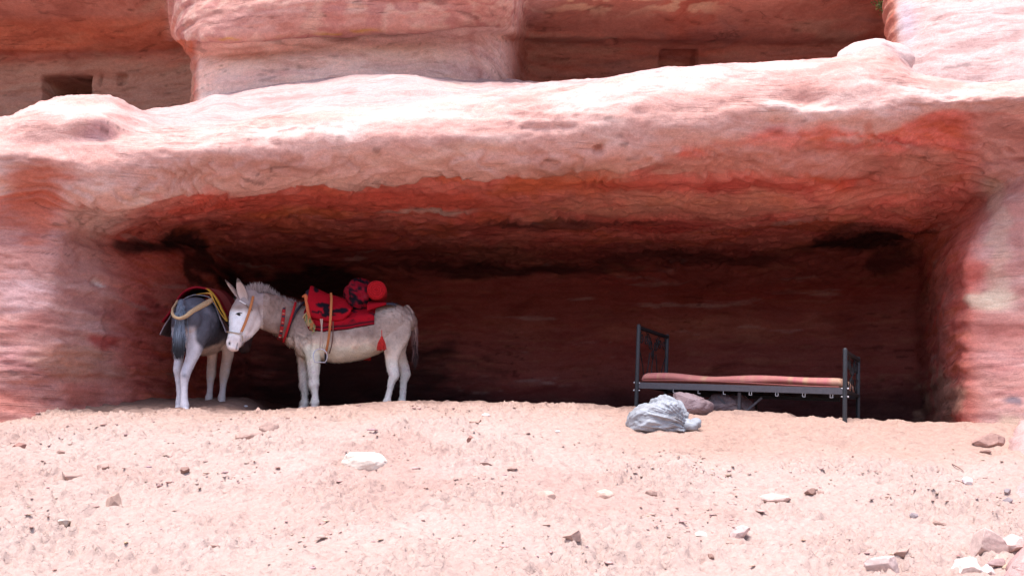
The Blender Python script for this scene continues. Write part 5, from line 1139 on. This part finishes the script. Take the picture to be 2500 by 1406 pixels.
ST = [
 (888, 1126, 118, 44, 1, (.80, .72, .62), 'large flat white stone half buried in the middle of the slope', .22, .38, 0),
 (612, 1064, 62, 26, 2, PK, 'long rounded pink stone just below the feet of the pale donkey', .2, .3, 0),
 (658, 1046, 46, 28, 3, PK, 'round sandy stone just above the long rounded pink stone', .2, .35, 0),
 (272, 1224, 44, 46, 4, (.46, .31, .25), 'upright angular stone with a shaded facet on the left of the slope', .7, .3, .1),
 (150, 1286, 48, 26, 5, WH, 'angular white stone near the left edge of the slope', .8, .25, .2),
 (46, 1088, 34, 18, 6, RDS, 'small reddish stone by the foot of the left rock wall', .6, .3, 0),
 (144, 1098, 26, 16, 7, PK, 'small stone with a dark side beside the left rock wall', .7, .3, .4),
 (450, 1151, 26, 16, 8, BRN, 'small brown angular stone in the middle left of the slope', .8, .25, 0),
 (172, 1164, 56, 22, 9, PK, 'flat tan slab sunk in the clay at the left', .4, .4, -.3),
 (250, 1148, 34, 18, 10, PK, 'pale lump beside the flat tan slab', .4, .4, 0),
 (1160, 1027, 32, 14, 11, (.5, .32, .26), 'flat wedge stone on the brow right of the donkeys', .7, .3, 0),
 (1030, 992, 40, 14, 12, PK, 'flat pale stone on the brow of the floor behind the donkey hooves', .5, .2, 0),
 (1152, 1078, 30, 20, 13, RDS, 'dark pinkish broken stone above the pair of flat chips', .7, .3, 0),
 (1166, 1090, 22, 14, 14, PK, 'pale chip touching the dark pinkish broken stone', .7, .3, 0),
 (1330, 1210, 58, 24, 15, (.62, .44, .36), 'tan flat slab in the middle of the slope', .5, .4, .1),
 (1478, 1206, 46, 24, 16, (.62, .44, .36), 'round topped tan slab right of the tan flat slab', .3, .4, 0),
 (1188, 1136, 26, 8, 17, BRN, 'thin dark chip lying flat in the middle of the slope', .6, .3, 0),
 (1250, 1155, 26, 8, 19, PK, 'thin pale chip right of the thin dark chip', .6, .3, 0),
 (1804, 1306, 58, 32, 20, (.66, .50, .46), 'pointed pale pink stone low on the right of the slope', .8, .3, .25),
 (1706, 1292, 40, 18, 21, WH, 'small flat white stone left of the pointed pale pink stone', .5, .35, 0),
 (1798, 1326, 50, 20, 22, PK, 'flat pink stone under the pointed pale pink stone', .6, .35, -.3),
 (1982, 1202, 22, 18, 23, BRN, 'small brown stone first in the row of clods on the right', .5, .25, 0),
 (2002, 1196, 20, 12, 24, PK, 'small pale stone second in the row of clods on the right', .5, .3, 0),
 (1900, 1220, 64, 22, 25, (.64, .46, .40), 'long low pink slab right of centre on the slope', .4, .4, 0),
 (2426, 1085, 62, 34, 26, (.40, .24, .20), 'dark rounded boulder in the shade near the right rock wall', .5, .3, .15),
 (2408, 1104, 26, 8, 27, BRN, 'small chip of stone in front of the dark rounded boulder', .5, .3, 0),
 (2360, 1184, 26, 14, 28, (.66, .60, .60), 'pale grey stone chip on the right of the slope', .5, .2, 0),
 (2232, 1264, 20, 14, 29, GRY, 'small round purple grey stone on the right of the slope', .3, .25, 0),
 (2292, 1272, 30, 14, 30, PK, 'low pink lump right of the purple grey stone', .4, .3, 0),
 (2405, 1318, 110, 84, 31, (.60, .45, .40), 'big rough pale boulder in the lower right corner', .5, .35, 0),
 (2476, 1332, 50, 40, 32, (.62, .46, .42), 'angular pink block leaning on the big boulder at the right edge', .8, .3, 0),
 (2440, 1362, 46, 26, 33, (.56, .40, .33), 'tan rounded stone in the lower right corner heap', .4, .3, 0),
 (2360, 1386, 74, 44, 34, (.70, .58, .52), 'white pink stone at the bottom edge of the corner heap', .7, .35, .2),
 (2410, 1398, 46, 28, 35, (.74, .66, .64), 'whitest small stone at the bottom right corner', .7, .3, -.2),
 (2478, 1386, 60, 26, 36, (.58, .44, .30), 'yellowish stone at the far bottom right corner', .4, .3, 0),
 (2440, 1380, 40, 22, 37, (.40, .27, .26), 'brown purple stone between the white and yellowish stones of the corner heap', .4, .3, 0),
 (2160, 1388, 70, 34, 38, (.64, .50, .46), 'broad flat pink stone at the bottom edge left of the corner heap', .5, .35, .1),
 (2200, 1358, 40, 16, 39, PK, 'long low clod above the broad flat pink stone', .5, .35, .1),
 (1590, 1214, 30, 22, 40, PK, 'split pale stone in the crumbly patch right of centre', .7, .3, 0),
 (1400, 1310, 36, 22, 41, PK, 'pale stone low in the middle of the slope', .6, .3, .2),
 (1735, 1360, 16, 10, 42, BRN, 'tiny dark pebble low on the right of the slope', .4, .2, 0),
 (2460, 1219, 22, 14, 43, GRY, 'dark grey pebble against the right edge rock', .5, .2, 0),
 (2462, 1247, 24, 14, 44, GRY, 'second grey pebble against the right edge rock, lower down', .5, .2, 0),
 (630, 1008, 12, 14, 46, (.6, .4, .33), 'small upright flake of rock between the two donkeys', .8, .2, 0),
 (520, 1328, 30, 16, 45, PK, 'small pinkish stone low on the left of the slope', .7, .25, 0),
]
for (a, b, w_p, h_p, sd2, col_, lab, shp, snk, rt) in ST: stone(a, b, w_p, h_p, sd2, np.array(col_)*.78+np.array([.05,.035,.03]), lab, shp, sink=snk+.04, rot=rt)
# pale rock shoulder running down the right edge of the slope
_c = [P(2600, 1080, 7.9), P(2596, 1150, 7.2), P(2598, 1225, 6.4), P(2612, 1310, 5.6), P(2630, 1410, 4.9), P(2640, 1540, 4.2)]
_c = [p+np.array([1.07, 0, -.10]) for p in _c]
V_, F_ = loft(_c, [.32, .40, .42, .42, .42, .38], [1.28, 1.32, 1.30, 1.28, 1.25, 1.22], (1, 0, 0), seg=160, n=160, power=2.3)
_m = V_.mean(0); V_ = V_+np.stack([fbm(V_, (2, 2, 2.5), 4, 95), fbm(V_, (2, 2, 2.5), 4, 96)*.5, fbm(V_, (1.2, 1.2, 1.6), 4, 97)*2], 1)*.07+fbm(V_, (9, 9, 14), 3, 98)[:, None]*np.array([.012, 0, .012])
cc = np.tile([.50, .34, .32], (len(V_), 1)); cc = mixc(cc, [.40, .24, .22], ss(fbm(V_, (2, 2, 4), 4, 99), 0, .4)*.6)
tag(mesh_py('boulder', V_, F_, M_rock, None, col=cc, origin=_c[2].tolist()), 'long smooth pale pink rock shoulder cut off by the right edge of the photo', 'boulder')
# litter
def litter(px_, py_, w_, label, col_):
    g = ground_at_pixel(px_, py_); s = w_*g[1]/F/2; V, Fc = ellipsoid((0, 0, 0), (s, s*.5, s*.45), seg=16, rings=10); V = V*(1+.25*fbm(V/s, (2, 2, 2), 3, int(px_)))[:, None]+g+np.array([0, 0, s*.3])
    tag(mesh_py('crumpled_wrapper', V, Fc, M_plast, None, col=np.tile(col_, (len(V), 1)), origin=g.tolist()), label, 'litter', 'scraps of litter')
litter(2362, 1185, 26, 'shiny crumpled wrapper on the right of the slope', (.6, .62, .66)); litter(1362, 1056, 12, 'tiny white scrap of litter on the sand left of the plastic sack', (.75, .72, .7))
litter(1186, 1024, 20, 'small white scrap beside the flat wedge stone on the brow', (.72, .62, .58)); litter(600, 999, 10, 'tiny white scrap on the shaded floor behind the hooves', (.5, .48, .5))
tag(stone(2138, 140, 200, 108, 95, np.array([.56, .40, .37]), 'rounded pale knob of rock on top of the beam near the right cliff', .15, D=9.35, sink=.3, name='boulder', cat='boulder', group=None))
# ---- twigs
def twig(a, b, r=.004, label='thin dry twig'):
    p = ground_at_pixel(*a); q_ = ground_at_pixel(*b); m_ = (p+q_)/2+np.array([0, 0, .012]); V, Fc = loft([p+[0, 0, .006], m_, q_+[0, 0, .012]], [r, r, r*.5], [r, r, r*.5], (0, 1, 0.1), seg=6, n=10)
    tag(mesh_py('twig', V, Fc, simple('dry_twig', (.20, .11, .09), bump=.4), None, origin=p.tolist()), label, 'twig', 'dry twigs')
twig((2325, 1134), (2352, 1146), label='dark twig on the sand below the dark rounded boulder'); twig((2384, 1178), (2412, 1182), label='short dark twig right of the shiny wrapper'); twig((2334, 1188), (2362, 1206), .003, label='thin pale twig left of the shiny wrapper')

# ---- loose grit and clods: nobody could count it
NG = 18000
gpx = rng.uniform(-60, 2560, NG); Yg = 4.4+(9.1-4.4)*rng.random(NG)**.8
xs_ = (gpx-1250)/F*Yg
pn = fbm(np.stack([xs_, Yg, np.zeros(NG)], 1), (1.3, 1.8, 1), 3, 205); keep = (rng.random(NG) < .06+.94*ss(pn, -.05, .5)) & ((Yg < 7.5) | (xs_ < .3))
xs_, Yg = xs_[keep], Yg[keep]; M_ = len(xs_)
ii = np.clip(np.searchsorted(gx, xs_), 1, len(gx)-1); jj = np.clip(np.searchsorted(gy, Yg), 1, len(gy)-1); zz = Zf.reshape(len(gy), len(gx))[jj, ii]
bm = bmesh.new(); bmesh.ops.create_icosphere(bm, subdivisions=1, radius=1); sv = np.array([v_.co[:] for v_ in bm.verts]); sf = np.array([[v_.index for v_ in f_.verts] for f_ in bm.faces]); bm.free()
size = .0042*np.exp(rng.normal(0, .6, M_)); size = np.minimum(size, .026)
Vg = sv[None]*(1+rng.normal(0, .22, (M_, len(sv), 1))); Vg = Vg*np.stack([size*rng.uniform(.9, 2.4, M_), size*rng.uniform(.7, 1.3, M_), size*rng.uniform(.25, .55, M_)], 1)[:, None]
an = rng.uniform(0, math.pi, M_); c_, s_ = np.cos(an)[:, None], np.sin(an)[:, None]; X = Vg[..., 0]*c_-Vg[..., 1]*s_; Y_ = Vg[..., 0]*s_+Vg[..., 1]*c_; Vg[..., 0] = X; Vg[..., 1] = Y_
Vg = Vg+np.stack([xs_, Yg, zz+size*.2], 1)[:, None]; Fg = (sf[None]+(np.arange(M_)*len(sv))[:, None, None]).reshape(-1, 3)
cg = np.array([.47, .32, .275])[None]*rng.uniform(.75, 1.25, M_)[:, None]+rng.normal(0, .02, (M_, 3)); red_ = rng.random(M_) < .05; cg[red_] = [.32, .17, .14]
gr = mesh_np('gravel', Vg.reshape(-1, 3), Fg, M_stone, smooth=False, col=np.repeat(np.clip(cg, .02, 1), len(sv), axis=0))
tag(gr, 'loose grit and crumbled clay clods scattered over the slope', kind='stuff')

# ---- shrub growing on the upper cliff
sb = P(2150, 14, 13.0); sh = tag(empty('shrub', sb.tolist()), 'small green shrub growing from the upper cliff near the right rock face', 'shrub')
lv = []; lf = []; lc = []; stems = []
for k in range(16):
    d = rng.normal(0, 1, 3)*np.array([1, .5, .5])+np.array([0, -.8, -.15]); d /= np.linalg.norm(d); L_ = rng.uniform(.10, .20); base = sb+rng.normal(0, .03, 3)
    stems.append(loft([base, base+d*L_*.5+[0, 0, .01], base+d*L_+[0, 0, -.02]], [.004, .003, .002], [.004, .003, .002], (.1, .2, 1), seg=5, n=6))
    for q_ in range(40):
        p = base+d*L_*rng.uniform(.3, 1.1)+rng.normal(0, .025, 3); u_ = rng.normal(0, 1, 3); u_ /= np.linalg.norm(u_); w2 = np.cross(u_, rng.normal(0, 1, 3)); w2 /= np.linalg.norm(w2); l = rng.uniform(.012, .028); o = len(lv)
        lv += [p, p+u_*l*.5+w2*l*.3, p+u_*l, p+u_*l*.5-w2*l*.3]; lf.append((o, o+1, o+2, o+3)); lc += [np.array([.07, .11, .02])*rng.uniform(.5, 1.6)]*4
mesh_py('foliage', np.array(lv), lf, simple('leaf', attr=True, rough=.6), sh, smooth=False, col=np.array(lc)); mesh_py('stem', *merge(stems), simple('woody_stem', (.12, .08, .05)), sh)
